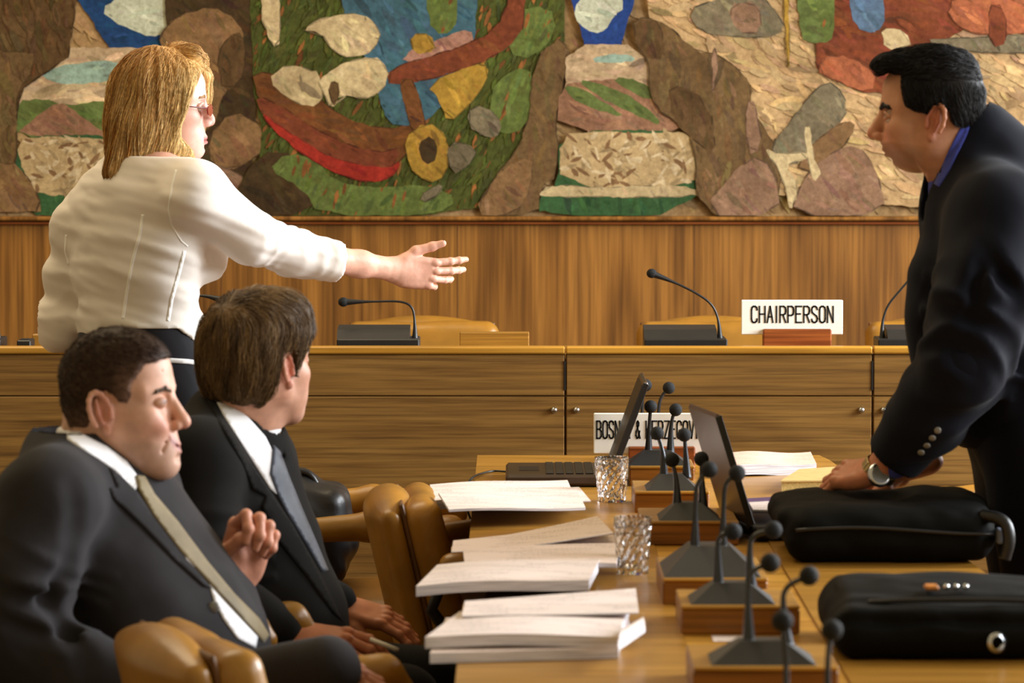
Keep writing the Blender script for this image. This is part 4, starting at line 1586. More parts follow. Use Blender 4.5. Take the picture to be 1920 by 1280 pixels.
hp = [Vector((bb - 0.03, 7.2, TT + 0.09)), Vector((bb + 0.008, 7.17, TT + 0.086)), Vector((bb + 0.018, 7.165, TT + 0.05)), Vector((bb + 0.008, 7.17, TT + 0.012))]
MB().tube(smooth_path(hp, 2), 0.012, 10).build('handle', BAGL, t, True)
bk = P(1880, 1002, 7.2)
MB().box((bk.x - 0.012, 7.185, bk.z - 0.016), (bk.x + 0.013, 7.215, bk.z + 0.012), 0.003).build('buckle', plain('grey_buckle', (110, 116, 130), 0.4), t)

ba = P(1560, 1150, 5.95).x
bb = ba + 0.40
t = thing('laptop_bag', ((ba + bb) / 2, 6.1, TT), 'black nylon laptop bag nearest the camera at the right edge', 'bag')
f = Field((ba - 0.06, 5.84, TT - 0.012), (bb + 0.06, 6.42, TT + 0.2), 0.006)
cx = (ba + bb) / 2
f.rbox((cx, 6.11, TT + 0.042), ((bb - ba) / 2, 0.185, 0.041), 0.038)
f.rbox((cx + 0.005, 6.15, TT + 0.068), ((bb - ba) / 2 - 0.015, 0.15, 0.022), 0.02, 0.015)
f.ell((cx, 6.16, TT + 0.082), (0.15, 0.11, 0.017), 0.03)
f.cone((ba + 0.02, 5.935, TT + 0.062), (bb - 0.02, 5.935, TT + 0.058), 0.006, None, 0.012, 'sub')
f.wrinkle(0.003, np.array([[13, 0, 6], [3, 10, 0], [0, 5, 24]]), 6)
f.d[:, :, f.ax[2] < TT + 0.0] = np.maximum(f.d[:, :, f.ax[2] < TT + 0.0], 0.01)
V, F = f.mesh()
mesh_obj('body', V, F, BAGM, t)
fp = [Vector((ba + 0.06, 5.99, TT + 0.084)), Vector((ba + 0.12, 5.975, TT + 0.089)), Vector((cx + 0.05, 5.97, TT + 0.091)), Vector((bb - 0.05, 5.975, TT + 0.085))]
MB().tube(smooth_path(fp, 2), 0.004, 8).build('zip', BAGL, t, True)
cl = P(1868, 1206, 5.915)
MB().lathe([(0.010, 0), (0.016, 0.002), (0.016, 0.006), (0.010, 0.008)], (cl.x, 5.925, cl.z), 24, (0.35, -1, 0.1), cap=False).build('clasp_ring', CHROME, t, True)
tg = P(1752, 1112, 6.0)
MB().box((tg.x - 0.012, 6.02, TT + 0.098), (tg.x + 0.010, 6.05, TT + 0.106), 0.003).build('zip_pull', plain('orange_tag', (190, 120, 50), 0.5), t)
for k in range(3):
    rx = tg.x + 0.022 + k * 0.015
    MB().ball((rx, 6.03, TT + 0.103), 0.005, 10).build('stud', CHROME, t, True)

# soft black briefcase standing on the far chair
bx = P(600, 980, 8.75)
t = thing('briefcase', (bx.x, 8.78, 0.512), 'soft black briefcase standing on a chair behind the man in the black suit', 'bag')
f = Field((bx.x - 0.14, 8.6, 0.48), (bx.x + 0.14, 8.98, 0.86), 0.006)
f.rbox((bx.x - 0.02, 8.78, 0.622), (0.085, 0.13, 0.110), 0.04)
f.ell((bx.x - 0.045, 8.78, 0.70), (0.05, 0.11, 0.07), 0.04)
pk = P(640, 930, 8.75)
f.cone((pk.x - 0.005, 8.74, 0.61), (pk.x, 8.74, pk.z - 0.005), 0.045, 0.010, 0.03)
f.wrinkle(0.006, np.array([[14, 0, 10], [3, 10, 0], [8, 5, 16]]), 9)
V, F = f.mesh()
mesh_obj('body', V, F, BAGL, t)
hp = [P(530, 905, 8.72), P(534, 885, 8.72), P(560, 881, 8.72), P(586, 890, 8.72), P(600, 925, 8.72), P(606, 960, 8.72)]
MB().tube(smooth_path(hp, 2), 0.007, 8).build('handle', BAGL, t, True)

# ------------------------------------------------------------------ people
SKIN = tinted('skin', 0.48, 0.12, 0.35, 0.10, 40, 0.05)
HAIRM = tinted('hair', 0.55, 0.0, 0.18, 0.25, 160)
EYEM = tinted('eye_surface', 0.12, 0.0, 0.5, 0.0, 10)
BROWM = {}


def build_head(M, cfg, neck_to, neck_r):
    """M: head matrix (x face, y left, z up; origin between the eyes and ears), returns world verts, faces, tint"""
    Mi = M.inverted()
    nb = Mi @ Vector(neck_to)
    lo = np.minimum([-0.14, -0.11, -0.15], [nb.x - .1, nb.y - .1, nb.z - .03])
    hi = np.maximum([0.15, 0.11, 0.14], [nb.x + .1, nb.y + .1, 0.14])
    f = Field(lo, hi, 0.0021)
    g = cfg.get
    jw, nl, ch = g('jaw', 1.0), g('nose', 1.0), g('chin', 1.0)
    f.ell((-.008, 0, .034), (.098, .075, .083), 0)
    f.ell((.030, 0, .046), (.066, .063, .055), .03)
    f.ell((.036, 0, -.028), (.056, .060 * jw, .064), .03)
    f.ell((-.03, 0, -.02), (.065, .064, .06), .04)
    for s in (-1, 1):
        f.cone((-.004, s * .053 * jw, -.050), (.066, s * .020 * jw, -.098 * ch), .022, .017, .028)
        f.ell((.050, s * .043, -.022), (.032, .024, .021), .022)
        f.ell((.052, s * .036 * jw, -.060), (.028, .024, .030), .024)
        f.cone((.060, s * .052, .020), (.091, s * .014, .022), .011, .011, .014)
    f.ell((.079, 0, -.099 * ch), (.019, .024, .018), .020)
    f.ell((.071, 0, -.068), (.030, .034, .034), .022)
    # under jaw
    f.ell((.030, 0, -.092), (.045, .042 * jw, .022), .03)
    # eye sockets
    for s in (-1, 1):
        f.ell((.098, s * .032, .001), (.019, .019, .0115), .014, 'sub')
    # nose
    f.cone((.091, 0, .012), (.112, 0, -.026), .0085, .0105, .012)
    f.ell((.098 + .018 * nl, 0, -.034), (.0135, .0120, .0105), .008)
    for s in (-1, 1):
        f.ell((.102, s * .0125, -.038), (.0115, .0078, .0080), .006)
        f.ell((.110, s * .0062, -.0455), (.0055, .0035, .003), .003, 'sub')
    # eyelids
    for s in (-1, 1):
        op = g('eye_open', 0.0055)
        for k in range(6):
            a0, a1 = -1 + k / 3, -1 + (k + 1) / 3

            def lid(a, up):
                y = s * (.031 + .0145 * a)
                x = .0905 - .006 * a * a - (.003 * a if a > 0 else 0)
                return (x, y, up * (1 - a * a * .9) * op * (1.25 if up > 0 else 1.0) + .0012)
            f.cone(lid(a0, 1), lid(a1, 1), .0032, .0032, .003)
            f.cone(lid(a0, -1), lid(a1, -1), .0030, .0030, .003)
        if op < 0.003:
            f.ell((.0835, s * .031, .001), (.0095, .014, .009), .006)
    # mouth
    sm = g('smile', 0.0)
    for s in (-1, 1):
        lw = g('lips', 1.0)
        f.cone((.1005, s * .004, -.0690), (.086 - sm * .3, s * (.024 + sm * .25), -.074 + sm), .0052 * lw, .0035 * lw, .006)
        f.cone((.0990, 0, -.0812), (.086 - sm * .3, s * (.022 + sm * .25), -.076 + sm), .0066 * lw, .0035 * lw, .007)
    for s in (-1, 1):
        f.cone((.1075, 0, -.0752), (.088 - sm * .3, s * (.026 + sm * .25), -.0755 + sm), .0016 + sm * .03, .0010, .003, 'sub')
    f.ell((.1035, 0, -.090), (.0075, .018, .0045), .008, 'sub')
    if g('crease'):
        for s in (-1, 1):
            f.chain([(.100, s * .020, -.036), (.094, s * .030, -.054), (.080, s * .038, -.074)], [.0018, .0021, .0012], .008, 'sub')
            f.ell((.075, s * .035, -.038), (.018, .014, .013), .014)
        f.cone((.095, .0, .052), (.090, .03, .05), .001, .0006, .004, 'sub')
        f.cone((.095, .0, .052), (.090, -.03, .05), .001, .0006, .004, 'sub')
    # ears
    if not g('no_ears'):
        for s in (-1, 1):
            def E(a, r=1.0, o=0.0):
                return (-.012 + .0175 * r * math.cos(a) - .006 * math.sin(a), s * (.0755 + .012 * (0.5 - 0.5 * math.cos(a)) + .004 + o), -.004 + .031 * r * math.sin(a))
            f.ell((-.008, s * .074, -.006), (.015, .008, .026), .006)
            pts = [E(math.radians(t)) for t in range(-20, 250, 27)]
            f.chain(pts, [.0042] * len(pts), .0035)
            f.ell((-.004, s * .0815, -.034), (.0075, .0048, .009), .005)
            f.ell((-.004, s * .088, -.008), (.0088, .0115, .0150), .003, 'sub')
            f.chain([(-.018, s * .084, .014), (-.0165, s * .0835, -.006), (-.010, s * .083, -.022)], [.0030, .0036, .0030], .004)
            f.cone((.004, s * .080, -.008), (.004, s * .081, -.016), .004, .003, .003)
    # neck
    f.chain([(-.036, 0, -.055), (-.034 + (nb.x + .034) * .5, nb.y * .5, (nb.z - .06) * .5), tuple(nb)], [neck_r * .95, neck_r, neck_r * 1.12], .03)
    if cfg.get('adam'):
        f.ell((.004 + nb.x * .35, nb.y * .4, nb.z * .62), (.05, .02, .02), .03)
    V, F = f.mesh()
    if g('chin_back'):
        w = np.clip((V[:, 0] - .0) / .05, 0, 1) * np.clip((-.046 - V[:, 2]) / .01, 0, 1)
        dz = np.clip(-.046 - V[:, 2], 0, .1)
        V[:, 0] -= w * dz * g('chin_back')[0]
        V[:, 2] += w * dz * g('chin_back')[1]
    x, y, z = V[:, 0], V[:, 1], V[:, 2]
    base, red, lip, dark = L3(cfg['skin']), L3(cfg.get('blush', (205, 130, 110))), L3(cfg.get('lip', (170, 98, 88))), L3(cfg.get('stubble', (140, 112, 98)))
    t = np.repeat(base[None], len(V), 0)

    def mixin(c, w):
        nonlocal t
        w = np.clip(w, 0, 1)[:, None]
        t = t * (1 - w) + c * w
    G = lambda cx, cy, cz, rx, ry, rz: np.exp(-(((x - cx) / rx) ** 2 + ((np.abs(y) - cy) / ry) ** 2 + ((z - cz) / rz) ** 2))
    mixin(red, .55 * G(.08, .04, -.035, .03, .025, .02))
    mixin(red, .5 * G(.118, 0, -.036, .014, .016, .014))
    mixin(red, .7 * G(-.008, .085, -.005, .03, .012, .04))
    mixin(dark, cfg.get('beard', 0) * np.clip((-.045 - z) / .02, 0, 1) * np.clip((x - .0) / .03, 0, 1) * (z > -.125))
    lipm = (x > .086) * np.exp(-((z + .0752 - sm * np.clip(np.abs(y) / .024, 0, 1)) / .0085) ** 2) * (np.abs(y) < .025)
    mixin(lip, 1.1 * lipm)
    mixin(L3((90, 50, 40)), (x > .09) * np.exp(-((z + .0753 - sm * np.clip(np.abs(y) / .024, 0, 1)) / .0016) ** 2) * (np.abs(y) < .024))
    mixin(L3((96, 60, 46)), .75 * np.exp(-((z - .002) / .0042) ** 2) * np.exp(-((np.abs(y) - .031) / .014) ** 4) * (x > .076) * cfg.get('lash', 1.0))
    return xf(V, M), F, t


def add_face_bits(M, cfg, body):
    """eyes and brows as parts of the person"""
    s = M.to_scale().x
    if cfg.get('eye_open', 0.0055) > 0.003:
        for sd in (-1, 1):
            mb = MB().ball((0, 0, 0), 0.0122, 20)
            V = np.array(mb.V, dtype=np.float32)
            gz = cfg.get('gaze', (1, 0, 0))
            gz = np.array(gz) / np.linalg.norm(gz)
            d = (V / 0.0122) @ gz
            t = np.repeat(L3((222, 214, 205))[None], len(V), 0)
            t[d > .86] = L3(cfg.get('iris', (80, 70, 55)))
            t[d > .965] = L3((12, 12, 12))
            V = V + np.array((.0795, sd * .031, .001), dtype=np.float32)
            mesh_obj('eye', xf(V, M), mb.F, EYEM, body, True, None, t)
    for sd in (-1, 1):
        f = Field((.05, -.07, .0), (.12, .07, .05), .0016)
        bz = cfg.get('brow_z', .0205)
        f.chain([(.0985, sd * .013, bz - .003), (.0945, sd * .03, bz + .002), (.083, sd * .046, bz - .001), (.074, sd * .053, bz - .005)], [.0052 * cfg.get('brow_w', 1), .0052 * cfg.get('brow_w', 1), .004 * cfg.get('brow_w', 1), .002], .003, 'add', (1, 0, 0), .9)
        f.disp(lambda p: .0012 * vnoise(p * np.array([300, 900, 260]), 3), .01)
        V, F = f.mesh()
        mesh_obj('eyebrow', xf(V, M), F, HAIRM, body, True, None, np.repeat(L3(cfg['brow'])[None], len(V), 0))


def strands(f, V, F, n, length, width, flow, tintfn, lift=0.002, seg=6, seed=1, keep=None, jitter=.15, kink=.0):
    """loose hairs that start on a hair surface and follow it; flow(p) gives the growth direction"""
    r = np.random.default_rng(seed)
    idx = r.integers(0, len(V), n)
    if keep is not None:
        idx = idx[keep(V[idx])]
    p = V[idx].copy()
    gr = np.stack(np.gradient(f.d, f.v), -1)

    def samp(q):
        i = np.clip(np.rint((q - f.lo) / f.v).astype(int), 0, f.n - 1)
        g = gr[i[:, 0], i[:, 1], i[:, 2]]
        g = g / (np.linalg.norm(g, axis=1, keepdims=True) + 1e-9)
        dd = f.d[i[:, 0], i[:, 1], i[:, 2]] + ((q - (f.lo + i * np.float32(f.v))) * g).sum(1)
        return g, dd
    rows, nrm = [], []
    m = len(idx)
    L = length * r.uniform(.45, 1.25, m)
    jit = r.normal(0, jitter, (m, 3))
    lf = lift * r.uniform(-.6, 1.2, m)
    d0 = None
    for k in range(seg + 1):
        g, dd = samp(p)
        tgt = lf * min(1, k / 2)
        w = np.clip(1.0 - kink * k / seg, 0, 1)
        p = p - g * (np.clip(dd - tgt, -.01, .01) * w)[:, None]
        rows.append(p.copy())
        nrm.append(g)
        d = flow(p) + jit
        d = d - g * (d * g).sum(1, keepdims=True)
        d /= np.linalg.norm(d, axis=1, keepdims=True) + 1e-9
        d0 = d if d0 is None else d0 * .4 + d * .6
        p = p + d0 * (L / seg)[:, None]
    R, Nn = np.stack(rows, 1), np.stack(nrm, 1)
    side = np.cross(np.repeat(d0[:, None], seg + 1, 1), Nn)
    side /= np.linalg.norm(side, axis=2, keepdims=True) + 1e-9
    w = (width * np.array([.8, 1, 1, .9, .7, .45, .12, .05, .05])[:seg + 1])[None, :, None] * .5
    W = np.stack([R + side * w, R + Nn * w, R - side * w], 2).reshape(m, (seg + 1) * 3, 3)
    Fs = []
    base = (np.arange(m) * (seg + 1) * 3)[:, None]
    for k in range(seg):
        for a, b in ((0, 1), (1, 2), (2, 0)):
            Fs.append(np.concatenate([base + k * 3 + a, base + k * 3 + b, base + k * 3 + 3 + b, base + k * 3 + 3 + a], 1))
    T = np.repeat(tintfn(V[idx], r), (seg + 1) * 3, 0)
    return W.reshape(-1, 3).astype(np.float32), np.concatenate(Fs).astype(np.int32), T


def hand(M, side, curls, thumb, spread=(6, 1, -4, -9), s=1.0, vox=.0016, wrist=(.024, .017), arm=.06, cup=0.0, elbow=None):
    """local: wrist at origin, +x to the fingers, +z back of the hand, thumb on +y*side.
    curls: 4 x (mcp, pip, dip) degrees; thumb: three points of the thumb after its base"""
    lo, hi = np.array((-arm - .03, -.085, -.10)), np.array((.22, .085, .06))
    if elbow:
        le = (M.inverted() @ Vector(elbow[0])) / s
        lo, hi = np.minimum(lo, np.array(le) - .05), np.maximum(hi, np.array(le) + .05)
    f = Field(lo, hi, vox)
    # palm
    f.cone((.0, 0, 0), (.03, 0, .0), wrist[0] * .98, .028, .01, 'add', (0, 0, 1), .62)
    f.rbox((.055, 0, -.001), (.043, .040, .0125), .012, .014)
    f.ell((.034, side * .022, -.010), (.032, .018, .013), .012)
    f.ell((.040, -side * .026, -.008), (.036, .014, .012), .012)
    if elbow:
        m_ = Vector(le) * .35
        f.cone(tuple(le), tuple(m_), elbow[1] / s, wrist[0] * 1.10, .02, 'add', (0, 0, 1), .86)
        f.cone(tuple(m_), (0, 0, 0), wrist[0] * 1.10, wrist[0] * .98, .02, 'add', (0, 0, 1), .78)
    else:
        f.cone((-arm, 0, 0), (0, 0, 0), wrist[0] * 1.12, wrist[0], .01, 'add', (0, 0, 1), wrist[1] / wrist[0])
    bases = [(.094, .029), (.098, .0095), (.094, -.0105), (.086, -.0285)]
    lens = [(.041, .025, .021), (.045, .029, .022), (.042, .027, .022), (.033, .021, .020)]
    rads = [.0088, .0090, .0086, .0076]
    tips = []
    for i in range(4):
        g = f.like()
        b = Vector((bases[i][0], side * bases[i][1], .001 - cup * abs(bases[i][1])))
        a = math.radians(spread[i]) * side
        pts = [Vector((.06, side * bases[i][1] * .72, -.001)), b]
        ang = 0
        hd = Vector((math.cos(a), math.sin(a), 0))
        for j in range(3):
            ang += math.radians(curls[i][j])
            b = b + (hd * math.cos(ang) + Vector((0, 0, -1)) * math.sin(ang)) * lens[i][j]
            pts.append(b)
        r = rads[i]
        g.chain(pts, [r * 1.02, r * 1.12, r * 1.02, r * .93, r * .80], .004)
        for q in pts[1:4]:
            g.ell(tuple(q), (r * 1.06,) * 3, .003)
        tips.append((pts[3], pts[4]))
        # union with a small blend so that the fingers stay apart
        kk = .0022
        h = np.maximum(kk - np.abs(f.d - g.d), 0) / kk
        f.d = np.minimum(f.d, g.d) - h * h * kk * .25
    tp = [Vector((.012, side * .018, -.006))] + [Vector((q[0], side * q[1], q[2])) for q in thumb]
    f.chain([tuple(q) for q in tp], [.0155, .0125, .0108, .0085][:len(tp)], .007)
    # creases across the palm and knuckle dimples
    f.wrinkle(.0003, np.diag([90, 90, 90]), 5, .01)
    for i in range(4):
        b = bases[i]
        f.ell((b[0] + .002, side * b[1], .0085), (.010, .0065, .005), .006)
    V, F = f.mesh()
    V = V * s
    return xf(V, M), F


def skin_tint(V, c, seed=0):
    n = vnoise(V * 22, seed)[:, None] * .5 + .5
    return L3(c) * (1 - n * .12) + L3((206, 120, 100)) * n * .12


def person(name, parts, label):
    """parts: list of (V, F, tint) joined into the one body mesh"""
    Vs, Fs = join([(p[0], p[1]) for p in parts])
    T = np.concatenate([p[2] for p in parts])
    o = mesh_obj(name, Vs, Fs, SKIN, None, True, origin=None, tint=T)
    return tag(o, label, 'person')


def head_matrix(ear_px, Y, fwd, pitch=0.0, roll=0.0, s=1.0, side=-1):
    """place the head so that its near ear sits at pixel ear_px; fwd horizontal facing, pitch up positive"""
    x = Vector(fwd).normalized()
    z = Vector((0, 0, 1))
    y = z.cross(x)
    x2 = x * math.cos(pitch) + z * math.sin(pitch)
    z2 = z * math.cos(pitch) - x * math.sin(pitch)
    z3 = z2 * math.cos(roll) + y * math.sin(roll)
    y3 = z3.cross(x2)
    sx, sy, sz = s if hasattr(s, '__len__') else (s, s, s)
    M = Matrix((x2 * sx, y3 * sy, z3 * sz)).transposed().to_4x4()
    ear = M @ Vector((-.010, side * .08, -.006))
    M.translation = P(ear_px[0], ear_px[1], Y) - ear
    return M


def to_local(M, pts, Y):
    Mi = M.inverted()
    out = []
    for px, py in pts:
        q = Mi @ P(px, py, Y)
        out.append((q.x, q.z))
    return out


def hair_shell(f, poly, k=.006):
    X = f.ax[0].reshape(-1, 1)
    Z = f.ax[2].reshape(1, -1)
    sd = sd_poly(X + 0 * Z, Z + 0 * X, poly)
    f._op((slice(None),) * 3, np.broadcast_to(sd[:, None, :], f.d.shape).astype(np.float32), k, 'int')


# ================================================================== 1 woman in the white blouse
YW = 8.6
phi = math.radians(50)
cfg = dict(skin=(224, 180, 164), blush=(214, 128, 112), lip=(186, 96, 92), brow=(170, 128, 86), brow_w=.62, jaw=.90, nose=.62, chin=1.0, eye_open=.0052,
           iris=(90, 110, 120), no_ears=False, lash=1.0, brow_z=.022)
HM = head_matrix((302, 204), YW, (math.cos(math.radians(9)), math.sin(math.radians(9)), 0), math.radians(-1), 0, (.94, .96, .98))
neckW = P(296, 318, YW + .03)
hv = build_head(HM, cfg, neckW, .048)
f3, s3 = Vector((math.cos(phi), math.sin(phi), 0)), Vector((math.sin(phi), -math.cos(phi), 0))    # front, her right
up = Vector((.10, .0, 1)).normalized()
SH_R = P(368, 362, YW - .10)
SH_L = P(150, 425, YW + .13)
EL_L, WR_L = P(112, 606, YW + .14), P(200, 668, YW + .34)
EL_R, WR_R = P(548, 474, YW + .06), P(742, 506, YW + .22)


def torsoW(f, g, arms=True):
    """g: ease of the garment over the body"""
    A = [s3, f3, Vector((0, 0, 1))]
    f.ell(P(258, 425, YW + .03), (.170 + g, .098 + g, .17 + g), .05, 'add', A)
    f.ell(P(255, 520, YW + .03), (.150 + g, .092 + g, .15), .06, 'add', A)
    f.ell(P(262, 620, YW + .03), (.146 + g, .100 + g, .11), .05, 'add', A)
    for s in (1, -1):
        f.ell(P(262, 478, YW + .03) + f3 * (.092 + g) + s3 * s * .078, (.060 + g,) * 3, .035)
    f.cone(P(296, 310, YW + .03), P(290, 345, YW + .03), .055 + g, .078 + g, .05)
    f.cone(P(300, 328, YW + .01), SH_R, .048 + g, .060 + g, .05)
    f.cone(P(280, 330, YW + .03), SH_L, .048 + g, .050 + g, .06)
    return f


f = Field(P(0, 720, YW) + Vector((0, -.35, -.7)), P(460, 280, YW) + Vector((.0, .35, 0)), .012)
torsoW(f, -.008)
for s in (1, -1):
    hip = P(276, 700, YW + .04) + s3 * s * .08
    f.ell(P(276, 700, YW + .04), (.140, .09, .10), .02, 'add', [s3, f3, Vector((0, 0, 1))])
    f.cone(hip, (hip.x, hip.y + .02, .5), .075, .05, .03)
lowW = f.mesh()
fl = Field((hip.x - .45, hip.y - .35, -.005), (hip.x + .35, hip.y + .4, .62), .012)
for s in (1, -1):
    hip = P(276, 700, YW + .04) + s3 * s * .08
    fl.cone((hip.x, hip.y + .02, .62), (hip.x, hip.y + .02, .48), .052, .05, .02)
    fl.cone((hip.x, hip.y + .02, .5), (hip.x, hip.y, .07), .05, .032, .02)
    fl.cone((hip.x, hip.y, .035), Vector((hip.x, hip.y, .03)) + f3 * .16, .033, .026, .02)
legW = fl.mesh()
ff = Field(np.minimum(SH_R, WR_R) - .1, np.maximum(SH_R, WR_R) + .1, .004)
ff.chain([SH_R, EL_R], [.045, .039], .02)
ff.chain([EL_R, EL_R.lerp(WR_R, .25)], [.038, .037], .02)
armR = ff.mesh()
ff = Field(np.minimum(SH_L, WR_L) - .12, np.maximum(SH_L, WR_L) + .12, .005)
ff.chain([SH_L, EL_L, WR_L], [.043, .036, .026], .02)
armL = ff.mesh()
hd = (P(866, 520, YW + .27) - WR_R)
HMr = frame(WR_R, hd, Vector((0.0, -1, -.12)))       # back of the hand to the camera
# thumb points up: local y = z x x
upy = (HMr.to_3x3() @ Vector((0, 1, 0))).z
sd_ = 1 if upy > 0 else -1
handR = hand(HMr, sd_, [(6, 10, 6), (16, 16, 8), (26, 22, 10), (42, 30, 14)], [(.045, .050, -.008), (.082, .066, -.004), (.106, .078, .002)], (9, 2, -5, -13), .94, .0016, (.0275, .019), .05, elbow=(EL_R, .0385))
HMl = frame(WR_L, Vector((.9, .35, -.25)), Vector((0, 0, 1)))
handL = hand(HMl, 1, [(20, 20, 10)] * 4, [(.04, .045, -.012), (.07, .055, -.02), (.09, .05, -.03)], s=.9, vox=.0024)
cS = (232, 178, 154)
woman = person('person', [hv] + [(v, q, skin_tint(v, cS, 2)) for v, q in (lowW, legW, armR, armL, handR, handL)],
               'woman with shoulder length blonde hair and a white blouse stretching out her right arm')
add_face_bits(HM, cfg, woman)

# blouse
f = Field(P(60, 720, YW) + Vector((0, -.32, .02)), P(650, 270, YW) + Vector((.02, .36, 0)), .0052)
torsoW(f, .010)
f.chain([SH_R, P(470, 442, YW - .02), EL_R, P(632, 491, YW + .10)], [.066, .058, .050, .0475], .03)
f.chain([SH_L, P(128, 520, YW + .15), EL_L, WR_L], [.052, .050, .047, .040], .035)
f.ell(EL_L + Vector((-.004, 0, -.02)), (.044, .044, .05), .03)
# peplum hem flaring over the hip
f.ell(P(282, 640, YW + .04), (.160, .122, .075), .03, 'add', [s3, f3, Vector((0, 0, 1))])
hemn = Vector((0.30, 0, -1))
f.rings(SH_R, P(632, 491, YW + .10), .06, .0048, 9, 3, .38, 1.02, .5)
f.rings(SH_L, EL_L, .05, .0035, 4, 7, .25, 1.1, .6)
f.wrinkle(.0055, np.array([[5, 2, 20], [3, 9, 3], [2, 0, 7]]), 11)
f.wrinkle(.0030, np.array([[12, 0, 24], [0, 14, 6], [8, 0, 34]]), 12)
# neckline, cuff and hem cuts
f.plane(P(297, 293, YW), (0.02, 0, 1), .004)
cd = (WR_R - EL_R).normalized()
I0 = P(631, 490, YW + .10)
X, Y_, Z = np.meshgrid(*f.ax, indexing='ij', sparse=True)
cut = (X - I0.x) * cd.x + (Y_ - I0.y) * cd.y + (Z - I0.z) * cd.z
f.d = np.maximum(f.d, cut.astype(np.float32))
hem = P(300, 611, YW).z + np.clip((X - P(340, 600, YW).x) / .05, 0, 1) * (P(0, 648, YW).z - P(0, 611, YW).z)
f.d = np.maximum(f.d, np.where(X > P(185, 0, YW).x, hem - Z, P(0, 668, YW).z - Z).astype(np.float32))
V, F = f.mesh()
BLOUSE = cloth('white_linen', (246, 240, 232), 0.02, 0.8, 700, 0.1, 0.18)
SEAMW = cloth('white_linen_seam', (252, 250, 246), 0.01, 0.8, 700, 0.1)
VEIL = cloth('linen_over_strap', (224, 212, 200), 0.03, 0.85, 700, 0.1)
blouse = mesh_obj('blouse', V, F, BLOUSE, woman)
bv = bvh_of(blouse)


def band(pts, w):
    """pixel strip of width w along a path"""
    L, R = [], []
    for i, p in enumerate(pts):
        a, b = Vector(pts[max(0, i - 1)]), Vector(pts[min(len(pts) - 1, i + 1)])
        d = (b - a).normalized()
        n = Vector((-d.y, d.x)) * w / 2
        L.append(tuple(Vector(p) + n))
        R.append(tuple(Vector(p) - n))
    return L + R[::-1]


for nm, pts, w, m in (('seam', [(268, 402), (262, 440), (248, 490), (238, 545), (230, 598)], 6, SEAMW),
                      ('seam', [(346, 470), (336, 510), (322, 560), (315, 602)], 7, SEAMW),
                      ('seam', [(330, 318), (322, 350), (316, 392), (322, 424), (340, 452), (352, 462)], 4, SEAMW),
                      ('seam', [(124, 440), (122, 470), (128, 496)], 4, SEAMW)):
    patch(nm, bv, band(pts, w), .0004, .0008, m, woman, 3)
# cuff band
V_ = [I0 - cd * .012, I0 + cd * .002]
cf = MB()
e1 = cd.orthogonal().normalized()
# trousers and belt
f = Field(P(120, 860, YW) + Vector((0, -.3, -.95)), P(470, 596, YW) + Vector((.02, .4, 0)), .009)
A = [s3, f3, Vector((0, 0, 1))]
f.ell(P(280, 690, YW + .04), (.172, .128, .13), .03, 'add', A)
f.ell(P(270, 640, YW + .04), (.158, .118, .09), .04, 'add', A)
f.ell(P(264, 610, YW + .035), (.150, .106, .08), .04, 'add', A)
for s in (1, -1):
    hp_ = P(286, 745, YW + .04) + s3 * s * .085
    f.chain([hp_, (hp_.x, hp_.y + .01, .5), (hp_.x, hp_.y, .06)], [.102, .082, .085], .03)
f.plane((0, 0, .03), (0, 0, -1), .003)
f.plane(P(300, 600, YW), (0, 0, 1), .003)
V, F = f.mesh()
BLACKC = cloth('black_trouser_cloth', (20, 20, 26), 0.2, 0.75, 800, 0.1)
tr = mesh_obj('trousers', V, F, BLACKC, woman)
BELT = plain('white_belt', (238, 238, 240), 0.45, 0, 0.03)
patch('belt', bvh_of(tr), [(150, 671), (322, 671), (354, 673), (383, 677), (400, 681), (400, 689), (383, 686), (354, 682), (322, 680), (150, 680)], .002, .006, BELT, woman, 4)

# hair
f = Field((-.20, -.15, -.24), (.16, .15, .18), .0024)
f.ell((-.012, 0, .040), (.112, .096, .096), 0)
f.ell((-.03, 0, -.02), (.106, .106, .125), .03)
f.ell((.005, 0, .020), (.098, .100, .085), .03)
f.cone((-.07, -.05, -.07), (-.118, -.085, -.150), .060, .026, .05)
f.cone((-.03, -.02, -.09), (.01, -.03, -.125), .075, .05, .05)
f.cone((-.02, -.055, -.06), (.015, -.062, -.118), .045, .022, .03)
for s in (1, -1):
    f.chain([(.04, s * .062, .075), (.058, s * .082, .03), (.054, s * .088, -.02), (.034, s * .080, -.075)], [.022, .020, .019, .016], .02)
f.ell((0.0, -.035, -.095), (.078, .066, .045), .02)
polyW = [(352, 108), (380, 118), (388, 128), (374, 138), (362, 170), (352, 205), (338, 232), (338, 258), (362, 284), (372, 302), (330, 306), (290, 306), (240, 312), (200, 338), (160, 356), (140, 350), (166, 322), (184, 270), (190, 200), (208, 140), (244, 98), (290, 82), (330, 88)]
pl = to_local(HM, polyW, YW)
hair_shell(f, pl, .008)
# far side lock hanging beside the face
gl = f.like()
gl.chain([(.052, .018, .122), (.088, .040, .105), (.106, .056, .070), (.108, .062, .025), (.098, .066, -.020), (.084, .070, -.070)], [.020, .017, .014, .012, .011, .008], .012)
gl.chain([(.03, .02, .125), (.070, .00, .118), (.088, .03, .098)], [.02, .018, .013], .012)
f.d = np.minimum(f.d, gl.d)
f.disp(lambda p: .0042 * vnoise(np.stack([np.arctan2(p[:, 1], p[:, 0] + .02) * 9, p[:, 2] * 9, p[:, 0] * 14], 1), 5) + .0022 * vnoise(np.stack([np.arctan2(p[:, 1], p[:, 0] + .02) * 26, p[:, 2] * 12, p[:, 0] * 30], 1), 6), .02)
V, F = f.mesh()


